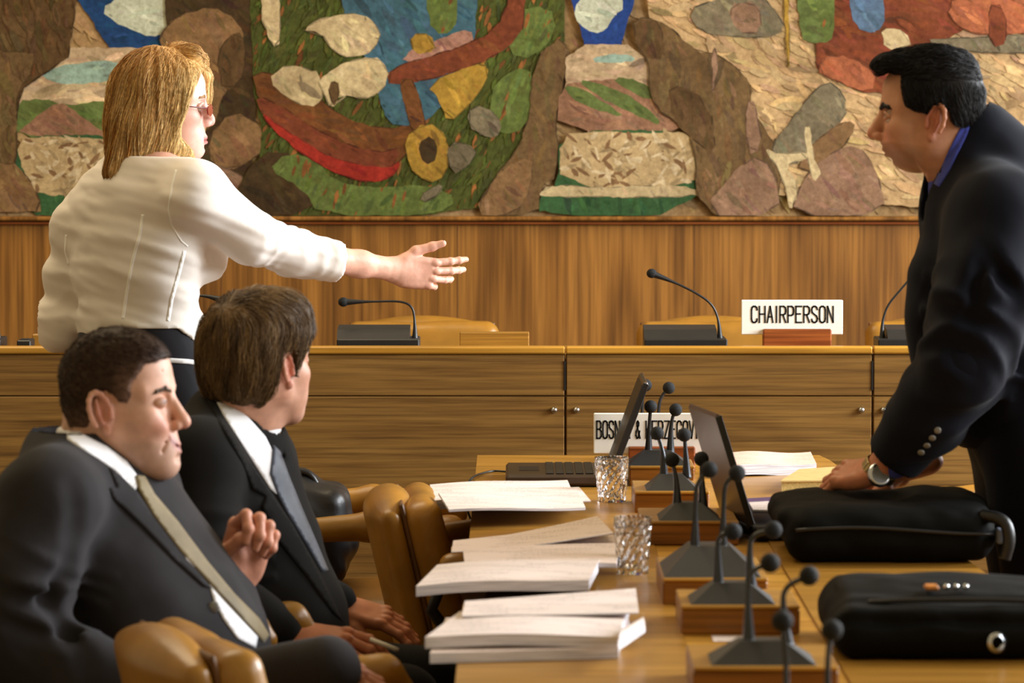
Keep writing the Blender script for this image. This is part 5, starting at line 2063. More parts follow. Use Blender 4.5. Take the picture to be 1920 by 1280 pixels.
def blonde(V, r=None, seed=0):
    a = np.arctan2(V[:, 1], V[:, 0] + .02)
    n = vnoise(np.stack([a * 16, V[:, 2] * 7, V[:, 0] * 20], 1), 8) * .5 + .5
    n2 = vnoise(np.stack([a * 50, V[:, 2] * 10, V[:, 0] * 60], 1), 9) * .5 + .5
    w = np.clip(n * .75 + n2 * .6 - .12 + np.clip(V[:, 0] * 3, -.25, .25), 0, 1)[:, None]
    root = np.clip((V[:, 2] - .07) / .06, 0, 1)[:, None] * .45
    c = L3((166, 106, 36)) * (1 - w) + L3((255, 220, 150)) * w
    return c * (1 - root) + L3((180, 112, 44)) * root


def flowW(p):
    d = np.stack([-.22 * np.ones(len(p)), np.sign(p[:, 1]) * .10, -np.ones(len(p))], 1)
    top = np.clip((p[:, 2] - .06) / .05, 0, 1)[:, None]
    rad = np.stack([(p[:, 0] - .02) * 1.0, p[:, 1] * 1.8 + .004, 0 * p[:, 0]], 1)
    rad /= np.linalg.norm(rad, axis=1, keepdims=True) + 1e-6
    return d * (1 - top) + rad * top


sv = strands(f, V, F, 6500, .085, .0015, flowW, lambda q, r: blonde(q) * r.uniform(.7, 1.35, (len(q), 1)).astype(np.float32), .003, 6, 2, None, .10)
Vh, Fh = join([(V, F), (sv[0], sv[1])])
mesh_obj('hair', xf(Vh, HM), Fh, HAIRM, woman, True, None, np.concatenate([blonde(V), sv[2]]))
# tinted glasses
gm = NT('red_tinted_lens')
gm.base((140, 24, 26))
gm.set(Roughness=.08, Transmission_Weight=.40, IOR=1.3)
gl_ = MB()
for s in (-1, 1):
    pts = [HM @ Vector((.119 - .018 * abs(.032 + .024 * math.cos(a)) / .055, s * (.032 + .024 * math.cos(a)), -.007 + .0140 * math.sin(a))) for a in np.linspace(0, 2 * math.pi, 21)[:-1]]
    c = sum(pts, Vector()) / 20
    b0 = len(gl_.V)
    nx = HM.to_3x3() @ Vector((1, 0, 0)) * .0012
    gl_.add([c + nx] + [p + nx for p in pts] + [c - nx] + [p - nx for p in pts],
            [(0, 1 + i, 1 + (i + 1) % 20) for i in range(20)] + [(21, 22 + (i + 1) % 20, 22 + i) for i in range(20)] + [(1 + i, 22 + i, 22 + (i + 1) % 20, 1 + (i + 1) % 20) for i in range(20)])
lens = gl_.build('glasses', gm.m, woman, False)
MB().tube([HM @ Vector((.118, y, -.002)) for y in (-.011, -.004, .004, .011)], .0012, 8).build('bridge', plain('dark_red_frame', (90, 24, 24), .3), lens, True)
for s in (-1, 1):
    MB().tube([HM @ Vector(q) for q in ((.101, s * .056, -.003), (.06, s * .074, .000), (.0, s * .081, .004), (-.02, s * .082, -.008))], .0014, 8).build('temple', MATS['dark_red_frame'], lens, True)


# ------------------------------------------------------------------ shared pieces for the men
def crop_hair(M, poly, t, tintfn, body, n=3500, length=.02, flow=(.3, 0, -.6), extra=None, seed=3, lift=.002, width=.0013, disp=.0015, kink=0.0, strand_flow=None, jitter=.2):
    f = Field((-.15, -.12, -.15), (.15, .12, .17), .0024)
    f.ell((-.008, 0, .034), (.098 + t, .075 + t, .083 + t), 0)
    f.ell((.030, 0, .046), (.066 + t, .063 + t, .055 + t), .03)
    f.ell((-.03, 0, -.02), (.065 + t, .064 + t * .8, .06 + t), .04)
    if extra:
        extra(f)
    hair_shell(f, poly, .006)
    f.disp(lambda p: disp * vnoise(p * np.array([60, 120, 40]), seed) + disp * 1.5 * vnoise(p * np.array([34, 50, 20]), seed + 2), .02)
    V, F = f.mesh()
    fl = (lambda p: np.repeat(np.array([flow], dtype=np.float32), len(p), 0)) if strand_flow is None else strand_flow
    sv = strands(f, V, F, n, length, width, fl, lambda q, r: tintfn(q) * r.uniform(.6, 1.5, (len(q), 1)).astype(np.float32), lift, 5, seed, None, jitter, kink)
    Vh, Fh = join([(V, F), (sv[0], sv[1])])
    return mesh_obj('hair', xf(Vh, M), Fh, HAIRM, body, True, None, np.concatenate([tintfn(V), sv[2]]))


def limb(pts, rad, vox=.005, k=.02, pad=.1):
    q = np.array([list(p) for p in pts])
    f = Field(q.min(0) - pad, q.max(0) + pad, vox)
    f.chain([tuple(p) for p in pts], rad, k)
    return f.mesh()


def seated_legs(hipc, s3, f3, knee, mat, body, foot=(0, 0), r0=.092):
    """trousers of a seated person"""
    lo = np.minimum(np.array(hipc), np.array(knee)) - .32
    hi = np.maximum(np.array(hipc), np.array(knee)) + .32
    lo[2] = -.0
    f = Field(lo, hi, .010)
    f.ell(hipc, (.175, .14, .12), .04, 'add', [s3, f3, Vector((0, 0, 1))])
    shoes = []
    for s in (1, -1):
        h = Vector(hipc) + s3 * s * .09
        k = Vector(knee) + s3 * s * .11
        a = Vector((k.x + foot[0], k.y + foot[1], .09))
        f.chain([tuple(h), tuple(h.lerp(k, .5)), tuple(k), tuple(a)], [r0, .084, .072, .062], .035)
        shoes.append(a)
    f.plane((0, 0, .055), (0, 0, -1), .003)
    f.wrinkle(.004, np.diag([10, 10, 14]), 4)
    V, F = f.mesh()
    tr = mesh_obj('trousers', V, F, mat, body)
    for a in shoes:
        g = Field((a.x - .16, a.y - .16, -.004), (a.x + .26, a.y + .16, .14), .007)
        g.chain([(a.x - .03, a.y, .045), tuple(Vector((a.x + .05, a.y, .042)) + f3 * .02), tuple(Vector((a.x, a.y, .036)) + f3 * .19)], [.042, .042, .034], .02)
        g.plane((0, 0, .004), (0, 0, -1), .002)
        V, F = g.mesh()
        mesh_obj('shoe', V, F, BAGL, body)
    return tr


SUIT1 = cloth('charcoal_suit', (46, 44, 46), 0.12, 0.85, 900, 0.05, 0.0, 0.1)
SUIT2 = cloth('black_suit', (20, 18, 16), 0.12, 0.85, 900, 0.03, 0.0, 0.1)
SUIT3 = cloth('navy_suit', (15, 17, 27), 0.12, 0.8, 900, 0.04, 0.0, 0.1)
WSHIRT = cloth('white_shirt', (240, 240, 244), 0.02, 0.8, 900, 0.1)
BSHIRT = cloth('blue_shirt', (66, 76, 168), 0.06, 0.8, 900, 0.1)
TIE1 = cloth('olive_tie', (122, 108, 78), 0.15, 0.6, 300, 0.2)
TIE2 = cloth('slate_tie', (64, 70, 84), 0.35, 0.55, 200, 0.2)
GREYB = plain('grey_button', (120, 118, 112), 0.35)

# ================================================================== 2 man in the grey suit, laughing
Y1 = 6.6
f1 = Vector((math.cos(math.radians(20)), -math.sin(math.radians(20)), 0))
r1 = Vector((f1.y, -f1.x, 0))
cfg = dict(skin=(222, 174, 150), blush=(206, 124, 106), lip=(176, 108, 98), brow=(92, 72, 56), jaw=.90, nose=.90, lips=.72, smile=.015, crease=True, eye_open=.0022, beard=.35, stubble=(150, 128, 116), lash=1.2, brow_w=.75)
H1 = head_matrix((192, 774), Y1 - .08, (.985, -.17, 0), math.radians(5), 0, (.95, .95, 1.08))
hv = build_head(H1, cfg, P(152, 880, Y1 + .02), .060)
SH = P(92, 940, Y1 - .20)
EL = P(22, 1200, Y1 - .24)
WR = P(560, 1256, Y1 - .38)
SHl = P(235, 905, Y1 + .20)
ELl = P(385, 1190, Y1 + .22)
WRl = P(438, 1092, Y1 + .12)
tilt = math.radians(24)
u1 = Vector((-f1.x * math.sin(tilt), -f1.y * math.sin(tilt), math.cos(tilt)))
n1 = u1.cross(r1) * -1
if n1.dot(f1) < 0:
    n1 = -n1
A1 = [r1, n1, u1]


def torso1(f, g):
    f.ell(P(205, 985, Y1 + .02), (.185 + g, .118 + g, .19 + g), .05, 'add', A1)
    f.ell(P(285, 1130, Y1 + .02), (.178 + g, .135 + g, .17), .06, 'add', A1)
    f.ell(P(325, 1230, Y1 + .02), (.180 + g, .148 + g, .15), .06, 'add', A1)
    f.cone(P(150, 875, Y1 + .02), P(175, 920, Y1 + .02), .062 + g, .085 + g, .06)
    f.cone(P(145, 890, Y1), SH, .055 + g, .066 + g, .05)
    f.cone(P(165, 890, Y1 + .02), SHl, .055 + g, .066 + g, .05)
    return f


f = Field(P(-80, 1400, Y1) + Vector((-.1, -.32, -.1)), P(560, 840, Y1) + Vector((.1, .34, 0)), .012)
torso1(f, -.018)
body_t = f.mesh()
HMl = frame(WRl, (.30, -.10, .95), (-.45, .86, .25))
sd_ = 1 if (HMl.to_3x3() @ Vector((0, 1, 0))).x < 0 else -1
handL = hand(HMl, sd_, [(48, 82, 40), (58, 84, 45), (64, 86, 48), (70, 88, 50)], [(.050, .040, -.016), (.082, .030, -.036), (.100, .010, -.044)], (4, 1, -2, -5), 1.08, .0016, (.027, .020), .07, elbow=(WRl.lerp(ELl, .5), .032))
HMr = frame(WR, (1, .05, -.15), (0, -.3, 1))
handR = hand(HMr, 1, [(25, 30, 15)] * 4, [(.04, .045, -.015), (.07, .05, -.02), (.09, .045, -.02)], s=1.0, vox=.0024, arm=.01)
cS = (206, 146, 120)
arms = [limb([SH, EL, P(300, 1330, Y1 - .32), WR], [.045, .03, .03, .028]), limb([SHl, ELl, WRl], [.045, .03, .029])]
man1 = person('person', [hv] + [(v, q, skin_tint(v, cS, 3)) for v, q in [body_t, handL, handR] + arms],
              'laughing man in a charcoal suit and olive tie leaning back, left hand raised')
add_face_bits(H1, cfg, man1)
# jacket
f = Field(P(-70, 1420, Y1) + Vector((-.12, -.46, -.05)), P(660, 806, Y1) + Vector((.05, .40, 0)), .0062)
torso1(f, .012)
f.cone(P(135, 838, Y1 + .03), P(165, 880, Y1 + .02), .066, .085, .03)
f.chain([SH, P(48, 1060, Y1 - .23), EL], [.082, .078, .074], .05)
f.chain([EL, P(300, 1330, Y1 - .32), P(612, 1254, Y1 - .39)], [.074, .066, .054], .03)
f.chain([SHl, ELl], [.078, .066], .04)
f.chain([ELl, P(424, 1122, Y1 + .135)], [.064, .050], .03)
f.rings(SH, EL, .085, .008, 5, 4, .3, 1.05, .9)
f.rings(EL, P(300, 1330, Y1 - .32), .075, .005, 3, 9, -.1, .7, .8)
# crease where the sleeve meets the chest and the armpit folds
for a, b, r_ in (((142, 905), (150, 1000), .006), ((150, 1000), (140, 1070), .009), ((140, 1070), (84, 1118), .011), ((84, 1118), (120, 1180), .008), ((120, 1180), (200, 1250), .006)):
    f.cone(P(*a, Y1 - .285), P(*b, Y1 - .285), r_, r_, .03, 'sub')
f.wrinkle(.006, np.array([[8, 0, 6], [0, 9, 0], [-3, 0, 6]]), 21)
f.chain([P(122, 824, Y1 + .0), P(148, 838, Y1 - .066), P(188, 864, Y1 - .078), P(232, 908, Y1 - .062)], [.017, .017, .016, .012], .02)
# neck opening
f.cone(P(172, 842, Y1 + .02), P(230, 905, Y1 + .01), .060, .045, .012, 'sub')
f.cone(P(150, 800, Y1 + .02), P(172, 845, Y1 + .02), .070, .062, .012, 'sub')
V, F = f.mesh()
jk = mesh_obj('jacket', V, F, SUIT1, man1)
# shirt collar and shirt body
f = Field(P(60, 1320, Y1) + Vector((0, -.3, -.05)), P(520, 806, Y1) + Vector((.05, .34, .03)), .006)
torso1(f, -.006)
f.chain([P(150, 838, Y1 + .0), P(178, 880, Y1 - .01), P(222, 930, Y1 - .03)], [.068, .068, .055], .02)
f.plane(P(160, 820, Y1), Vector((-.50, 0, .87)), .003)
f.chain([P(118, 812, Y1 + .0), P(146, 824, Y1 - .058), P(196, 856, Y1 - .064), P(250, 906, Y1 - .045)], [.013, .013, .013, .010], .008)
V, F = f.mesh()
sh = mesh_obj('shirt', V, F, WSHIRT, man1)
bj = bvh_of(jk, sh)
patch('shirt_front', bj, [(244, 884), (262, 904), (254, 918), (232, 902), (210, 872), (222, 868)], .003, .004, WSHIRT, man1, 5)
patch('shirt_front', bj, [(392, 1090), (425, 1128), (458, 1162), (484, 1192), (480, 1214), (446, 1196), (420, 1160), (402, 1124)], .003, .004, WSHIRT, man1, 5)
patch('shirt_front', bj, [(344, 1030), (354, 1030), (372, 1056), (366, 1062), (350, 1048)], .006, .004, WSHIRT, man1, 4)
patch('shirt_collar', bvh_of(jk, sh, man1), [(124, 806), (152, 812), (200, 836), (238, 864), (262, 898), (252, 912), (224, 886), (184, 858), (144, 834), (126, 822)], .003, .004, WSHIRT, man1, 5)
patch('tie', bj, [(256, 890), (272, 892), (290, 925), (335, 978), (390, 1052), (440, 1112), (486, 1158), (506, 1190), (496, 1204), (455, 1158), (395, 1092), (340, 1032), (290, 966), (262, 916)], .008, .006, TIE1, man1, 5)
patch('lapel', bj, [(206, 876), (226, 890), (258, 922), (296, 978), (352, 1048), (398, 1102), (384, 1098), (330, 1050), (268, 985), (214, 934), (206, 914), (222, 914)], .005, .008, SUIT1, man1, 5)
for px, py in ((401, 1138),):
    h, n_, *_ = bj.ray_cast(Vector((0, 0, EYE)), ray(px, py).normalized())
    if h:
        MB().lathe([(.009, 0), (.010, .003), (.008, .005), (.001, .005)], h, 16, -ray(px, py)).build('button', GREYB, man1, True)
seated_legs(P(345, 1330, Y1 + .02), r1, f1, P(690, 1400, Y1 - .1), SUIT1, man1)
poly = to_local(H1, [(333, 668), (312, 670), (286, 678), (268, 682), (258, 700), (246, 716), (242, 742), (236, 754), (222, 752), (212, 740), (196, 732), (178, 736), (168, 756), (166, 785), (160, 802), (120, 806), (96, 760), (86, 690), (100, 640), (144, 606), (205, 590), (256, 602), (300, 626), (336, 656)], Y1 - .08)


def dark1(V):
    w = np.clip((V[:, 0] - .0) / .06, 0, 1) * np.clip((.075 - V[:, 2]) / .05, 0, 1)
    w = np.maximum(w, np.clip((.01 - V[:, 2]) / .09, 0, .62))
    n = vnoise(V * np.array([200, 200, 60]), 4) * .18
    return L3((60, 41, 29)) * (1 - w[:, None]) * (1 + n[:, None]) + L3((150, 116, 98)) * w[:, None]


crop_hair(H1, poly, .006, dark1, man1, 6500, .010, (.8, 0, -.5), None, 3, .0018, .0010, .0008)

# ================================================================== 3 man in the black suit, looking away
Y2 = 7.3
f2 = Vector((math.cos(math.radians(10)), -math.sin(math.radians(10)), 0))
r2 = Vector((f2.y, -f2.x, 0))
ph = math.radians(50)
cfg = dict(skin=(222, 168, 142), blush=(206, 112, 92), lip=(170, 100, 90), brow=(80, 60, 44), jaw=.98, eye_open=.0055)
H2 = head_matrix((538, 693), Y2 - .05, (math.cos(ph), math.sin(ph), 0), math.radians(2), 0, 1.0)
hv = build_head(H2, cfg, P(452, 815, Y2 + .02), .060)
SH = P(362, 872, Y2 - .18)
EL = P(392, 1110, Y2 - .24)
WR = P(546, 1192, Y2 - .27)
SHl = P(470, 860, Y2 + .19)
ELl = P(520, 1090, Y2 + .24)
WRl = P(636, 1136, Y2 + .18)
tilt = math.radians(17)
u2 = Vector((-f2.x * math.sin(tilt), -f2.y * math.sin(tilt), math.cos(tilt)))
n2 = u2.cross(r2)
if n2.dot(f2) < 0:
    n2 = -n2
A2 = [r2, n2, u2]


def torso2(f, g):
    f.ell(P(440, 950, Y2 + .01), (.180 + g, .112 + g, .20 + g), .05, 'add', A2)
    f.ell(P(482, 1090, Y2 + .01), (.168 + g, .118 + g, .18), .06, 'add', A2)
    f.ell(P(510, 1190, Y2 + .01), (.170 + g, .128 + g, .13), .06, 'add', A2)
    f.cone(P(445, 815, Y2 + .02), P(445, 870, Y2 + .02), .058 + g, .085 + g, .06)
    f.cone(P(430, 835, Y2), SH, .052 + g, .064 + g, .05)
    f.cone(P(450, 835, Y2 + .02), SHl, .052 + g, .064 + g, .05)
    return f


f = Field(P(240, 1340, Y2) + Vector((-.1, -.32, -.1)), P(700, 790, Y2) + Vector((.1, .34, 0)), .012)
torso2(f, -.018)
body_t = f.mesh()
HMr = frame(WR, P(690, 1212, Y2 - .30) - WR, (.1, -.55, 1))
sd_ = 1 if (HMr.to_3x3() @ Vector((0, 1, 0))).y > 0 else -1
handR = hand(HMr, sd_, [(14, 26, 14), (20, 30, 18), (30, 36, 20), (38, 40, 22)], [(.045, .042, -.020), (.078, .046, -.034), (.098, .036, -.044)], (6, 1, -4, -9), 1.03, .0017, (.027, .020), .07, elbow=(WR.lerp(EL, .45), .031))
HMl = frame(WRl, P(722, 1160, Y2 + .16) - WRl, (.1, -.35, 1))
handL = hand(HMl, -sd_, [(12, 22, 12), (14, 24, 14), (18, 26, 14), (22, 28, 14)], [(.045, .042, -.016), (.078, .046, -.030), (.098, .036, -.036)], (6, 1, -4, -9), 1.0, .0022, (.027, .020), .06)
cS = (190, 122, 84)
arms = [limb([SH, EL, WR], [.045, .03, .028]), limb([SHl, ELl, WRl], [.045, .03, .028])]
man2 = person('person', [hv] + [(v, q, skin_tint(v, cS, 4)) for v, q in [body_t, handR, handL] + arms],
              'man in a black suit seen from behind his right shoulder, holding a cigarette')
add_face_bits(H2, cfg, man2)
f = Field(P(225, 1330, Y2) + Vector((-.1, -.40, -.05)), P(680, 732, Y2) + Vector((.1, .42, .02)), .0062)
torso2(f, .012)
f.cone(P(420, 778, Y2 + .03), P(440, 840, Y2 + .02), .060, .088, .04)
f.chain([SH, P(366, 1000, Y2 - .23), EL], [.086, .076, .070], .035)
f.chain([EL, P(470, 1160, Y2 - .27), P(524, 1184, Y2 - .27)], [.068, .058, .047], .03)
f.chain([SHl, ELl], [.078, .066], .04)
f.chain([ELl, P(626, 1132, Y2 + .18)], [.062, .044], .03)
f.ell(P(560, 1180, Y2 - .02), (.07, .15, .10), .05)
f.rings(SH, EL, .085, .008, 5, 5, .3, 1.05, .9)
f.wrinkle(.004, np.array([[7, 0, 5], [0, 9, 0], [-4, 0, 9]]), 31)
f.cone(P(446, 742, Y2 + .02), P(470, 800, Y2 + .0), .066, .058, .012, 'sub')
f.cone(P(466, 796, Y2 + .0), P(515, 860, Y2 - .03), .046, .014, .012, 'sub')
V, F = f.mesh()
jk = mesh_obj('jacket', V, F, SUIT2, man2)
f = Field(P(330, 1120, Y2) + Vector((0, -.3, 0)), P(660, 726, Y2) + Vector((.05, .34, .03)), .006)
torso2(f, -.004)
f.chain([P(440, 775, Y2 + .02), P(462, 812, Y2 + .01), P(484, 872, Y2 - .02)], [.066, .062, .040], .02)
f.plane(P(455, 762, Y2), Vector((-.62, 0, .78)), .003)
V, F = f.mesh()
sh = mesh_obj('shirt', V, F, WSHIRT, man2)
bj = bvh_of(jk, sh)
patch('shirt_front', bj, [(400, 740), (430, 754), (466, 782), (498, 818), (515, 852), (512, 886), (520, 926), (508, 916), (480, 872), (450, 824), (418, 776)], .003, .004, WSHIRT, man2, 5)
patch('tie', bj, [(514, 834), (526, 846), (542, 890), (566, 950), (596, 1020), (616, 1068), (606, 1070), (570, 1010), (540, 960), (522, 925), (508, 888)], .008, .006, TIE2, man2, 5)
patch('lapel', bj, [(388, 748), (404, 756), (440, 812), (476, 872), (506, 918), (548, 980), (588, 1050), (618, 1110), (644, 1164), (626, 1150), (578, 1082), (520, 1010), (492, 950), (500, 930), (474, 916), (456, 868), (420, 806)], .005, .008, SUIT2, man2, 5)
hip2 = P(520, 1290, Y2 + .0)
seated_legs(hip2, r2, f2, P(770, 1305, Y2 - .02), SUIT2, man2)
MB().tube([tuple(WR + (HMr.to_3x3() @ Vector((-.012 + .0, .028 * math.cos(a), .021 * math.sin(a))))) for a in np.linspace(0, 2 * math.pi, 22)], .006, 8, False).build('watch_band', CHROME, man2, True)
poly2 = [(.094, .060), (.112, .085), (.108, .125), (.06, .155), (-.02, .155), (-.10, .13), (-.14, .05), (-.13, -.02), (-.112, -.056), (-.06, -.068), (-.044, -.05), (-.042, -.01), (-.028, .024), (-.006, .034), (.012, .026), (.014, -.014), (.022, -.018), (.034, .020), (.056, .046)]


def brown2(V):
    w = np.clip(.35 + .5 * vnoise(V * np.array([70, 70, 14]), 7), 0, 1)[:, None]
    g = np.clip((V[:, 0] - .0) / .06, 0, 1)[:, None] * np.clip((.06 - V[:, 2]) / .05, 0, 1)[:, None] * .5
    c = L3((78, 58, 37)) * (1 - w) + L3((156, 124, 82)) * w
    return c * (1 - g) + L3((128, 118, 106)) * g


def ex2(f):
    f.ell((-.01, 0, .055), (.112, .092, .088), .02)
    f.ell((.05, 0, .098), (.058, .06, .034), .03)
    f.ell((-.055, 0, .0), (.060, .080, .080), .03)


def flow2(p):
    back = np.stack([-.35 + 0 * p[:, 0], .15 * p[:, 1] / .08, -1 + 0 * p[:, 0]], 1)
    t = np.clip((p[:, 2] - .07) / .05, 0, 1)[:, None]
    top = np.stack([.6 * np.ones(len(p)) + p[:, 0] * 4, p[:, 1] * 14, 0 * p[:, 0]], 1)
    return back * (1 - t) + top * t


crop_hair(H2, poly2, .014, brown2, man2, 6500, .045, (.2, 0, -1), ex2, 5, .004, .0014, .0022, .35, flow2, .12)
# cigarette held between two fingers
ca, cb = P(694, 1198, Y2 - .335), P(748, 1219, Y2 - .35)
t = thing('cigarette', tuple(ca), 'white cigarette between the fingers of the man in the black suit', 'cigarette')
MB().tube([ca, ca.lerp(cb, .93)], .0042, 12).build('paper_tube', plain('cigarette_paper', (236, 224, 206), .8), t, True)
MB().tube([ca.lerp(cb, .93), cb], .0040, 12).build('ash_tip', plain('ash', (150, 140, 130), .9), t, True)

# ================================================================== 4 man leaning on the bag
Y3 = 7.5
cfg = dict(skin=(202, 146, 114), blush=(192, 104, 82), lip=(150, 84, 70), brow=(30, 22, 18), jaw=1.05, nose=.80, beard=.4, stubble=(120, 92, 76), eye_open=.005, chin=.98, chin_back=(.55, .22), adam=True, brow_z=.019)
H3 = head_matrix((1752, 228), Y3 - .08, (-.99, .12, 0), math.radians(2), 0, (.95, .98, 1.02), 1)
hv = build_head(H3, cfg, P(1822, 300, Y3 + .01), .066)
f4 = Vector((-1, 0, 0))
l4 = Vector((0, -1, 0))
tl = math.radians(24)
u4 = Vector((-math.sin(tl), 0, math.cos(tl)))
n4 = Vector((-math.cos(tl), 0, -math.sin(tl)))
A4 = [l4, n4, u4]
SH = P(1872, 412, Y3 - .20)
EL = P(1806, 680, Y3 - .25)
WR = P(1652, 878, Y3 - .14)
SHr = P(1884, 412, Y3 + .20)
ELr = P(1800, 660, Y3 + .28)
WRr = P(1682, 886, Y3 + .12)


def torso4(f, g):
    f.ell(P(1872, 460, Y3), (.185 + g, .118 + g, .18 + g), .05, 'add', A4)
    f.ell(P(1908, 580, Y3), (.175 + g, .125 + g, .18), .06, 'add', A4)
    f.ell(P(1960, 720, Y3), (.178 + g, .130 + g, .16), .06, 'add', A4)
    f.cone(P(1822, 300, Y3), P(1842, 350, Y3), .064 + g, .09 + g, .06)
    f.cone(P(1845, 340, Y3 - .02), SH, .052 + g, .066 + g, .05)
    f.cone(P(1845, 340, Y3 + .02), SHr, .050 + g, .060 + g, .05)
    return f


f = Field(P(1680, 900, Y3) + Vector((-.1, -.32, -.1)), P(2140, 280, Y3) + Vector((.1, .34, .03)), .012)
torso4(f, -.018)
body_t = f.mesh()
HMl = frame(WR, (-.62, .60, -.16), (-.20, -.42, .90))
sd_ = 1 if (HMl.to_3x3() @ Vector((0, 1, 0))).dot(Vector((1, .3, 0))) > 0 else -1
handL = hand(HMl, sd_, [(18, 34, 20), (20, 36, 22), (24, 38, 22), (28, 40, 24)], [(.040, .046, -.014), (.070, .056, -.020), (.092, .052, -.026)], (8, 2, -4, -10), 1.06, .0017, (.029, .021), .09, elbow=(WR.lerp(EL, .45), .033))
HMr = frame(WRr, (-.8, -.1, -.25), (-.2, 0, 1))
handR = hand(HMr, 1, [(18, 34, 20)] * 4, [(.040, .046, -.014), (.070, .056, -.020), (.092, .052, -.026)], (8, 2, -4, -10), 1.04, .0024, (.029, .021), .06)
cS = (196, 128, 92)
arms = [limb([SH, EL, WR], [.05, .043, .030]), limb([SHr, ELr, WRr], [.05, .043, .030])]
man3 = person('person', [hv] + [(v, q, skin_tint(v, cS, 6)) for v, q in [body_t, handL, handR] + arms],
              'dark haired man in a navy suit and blue shirt leaning over the bags')
add_face_bits(H3, cfg, man3)
f = Field(P(1600, 960, Y3) + Vector((0, -.42, 0)), P(2150, 196, Y3) + Vector((.05, .46, .02)), .0066)
torso4(f, .014)
# collar rising on the neck
f.chain([P(1842, 262, Y3), P(1858, 320, Y3)], [.064, .10], .04)
f.cone(P(1845, 252, Y3 - .02), P(1930, 350, Y3), .046, .085, .05)
# coat front hanging from the chest
f.chain([P(1806, 410, Y3 - .03), P(1762, 520, Y3 - .05), P(1756, 600, Y3 - .06), P(1758, 668, Y3 - .07)], [.060, .052, .050, .045], .05)
f.chain([P(1806, 410, Y3 + .08), P(1772, 520, Y3 + .09), P(1766, 660, Y3 + .09)], [.060, .052, .045], .05)
f.ell(P(1900, 700, Y3), (.20, .165, .19), .05, 'add', [l4, Vector((1, 0, 0)), Vector((0, 0, 1))])
f.chain([SH, P(1850, 540, Y3 - .25), EL], [.082, .083, .078], .08)
f.chain([EL, P(1745, 770, Y3 - .20), P(1677, 858, Y3 - .155)], [.078, .070, .056], .03)
f.chain([SHr, ELr, P(1716, 862, Y3 + .13)], [.080, .066, .048], .035)
f.rings(SH, EL, .09, .010, 4, 6, .35, 1.1, 1.0)
f.rings(EL, P(1677, 858, Y3 - .155), .075, .007, 3, 8, -.1, .8, .9)
for a, b, r_ in (((1828, 430), (1880, 520), .008), ((1880, 520), (1915, 560), .007), ((1790, 660), (1846, 712), .008), ((1836, 500), (1822, 600), .006)):
    f.cone(P(*a, Y3 - .335), P(*b, Y3 - .345), r_, r_, .03, 'sub')
f.wrinkle(.007, np.array([[8, 0, 5], [0, 9, 0], [-3, 0, 6]]), 41)
cd = (WR - EL).normalized()
X, Y_, Z = np.meshgrid(*f.ax, indexing='ij', sparse=True)
I0 = P(1677, 860, Y3 - .155)
cut = (X - I0.x) * cd.x + (Y_ - I0.y) * cd.y + (Z - I0.z) * cd.z
reg = (X < P(1790, 0, Y3).x) & (Z < P(0, 780, Y3).z) & (Y_ < Y3 - .02)
f.d = np.where(reg, np.maximum(f.d, cut), f.d).astype(np.float32)
f.plane(P(1800, 838, Y3), (.12, 0, -1), .006)
f.cone(P(1800, 230, Y3), P(1795, 300, Y3 - .01), .060, .062, .012, 'sub')
f.cone(P(1795, 300, Y3 - .01), P(1745, 400, Y3 - .02), .058, .018, .012, 'sub')
V, F = f.mesh()
# keep the sleeve end that the hem plane would cut
jk = mesh_obj('jacket', V, F, SUIT3, man3)
sl = Field(P(1600, 920, Y3) + Vector((0, -.42, 0)), P(1900, 640, Y3) + Vector((0, .3, 0)), .0062)
sl.chain([EL, P(1745, 770, Y3 - .20), P(1677, 858, Y3 - .155)], [.078, .070, .056], .03)
sl.rings(EL, P(1677, 858, Y3 - .155), .075, .007, 3, 8, -.1, .8, .9)
X, Y_, Z = np.meshgrid(*sl.ax, indexing='ij', sparse=True)
sl.d = np.maximum(sl.d, ((X - I0.x) * cd.x + (Y_ - I0.y) * cd.y + (Z - I0.z) * cd.z)).astype(np.float32)
V, F = sl.mesh()
slo = mesh_obj('sleeve', V, F, SUIT3, man3)
sh = limb([P(1712, 815, Y3 - .18), P(1676, 860, Y3 - .153)], [.036, .038], .003, .01)
mesh_obj('shirt_cuff', sh[0], sh[1], BSHIRT, man3)
f = Field(P(1700, 520, Y3) + Vector((0, -.2, 0)), P(1900, 200, Y3) + Vector((0, .2, .02)), .005)
f.chain([P(1816, 262, Y3), P(1810, 310, Y3), P(1800, 370, Y3), P(1780, 440, Y3)], [.070, .064, .054, .04], .03)
f.plane(P(1802, 252, Y3), Vector((.62, 0, .78)), .003)
V, F = f.mesh()
mesh_obj('shirt', V, F, BSHIRT, man3)
bj = bvh_of(jk, slo)
bn = bvh_of(jk, man3)
patch('shirt_collar', bn, [(1806, 232), (1818, 234), (1812, 252), (1796, 284), (1780, 318), (1760, 350), (1750, 344), (1768, 306), (1788, 264)], .003, .004, BSHIRT, man3, 4)
for px, py in ((1758, 806), (1748, 820), (1738, 834), (1727, 847)):
    h, n_, *_ = bj.ray_cast(Vector((0, 0, EYE)), ray(px, py).normalized())
    if h:
        MB().lathe([(.0062, 0), (.0068, .002), (.005, .0035), (.001, .0032)], h, 14, n_).build('cuff_button', GREYB, man3, True)
f = Field(P(1740, 1380, Y3) + Vector((-.1, -.32, -.4)), P(2180, 700, Y3) + Vector((.05, .34, 0)), .010)
lo = f.lo.copy()
f = Field((lo[0], lo[1], 0.0), P(2180, 700, Y3) + Vector((.05, .34, 0)), .010)
f.ell(P(1950, 780, Y3), (.185, .150, .16), .04, 'add', A4)
for s in (1, -1):
    h = P(1945, 830, Y3) + l4 * s * .09
    k = P(1985, 1250, Y3) + l4 * s * .10
    f.chain([tuple(h), tuple(k), (k.x + .04, k.y, .06)], [.125, .092, .075], .04)
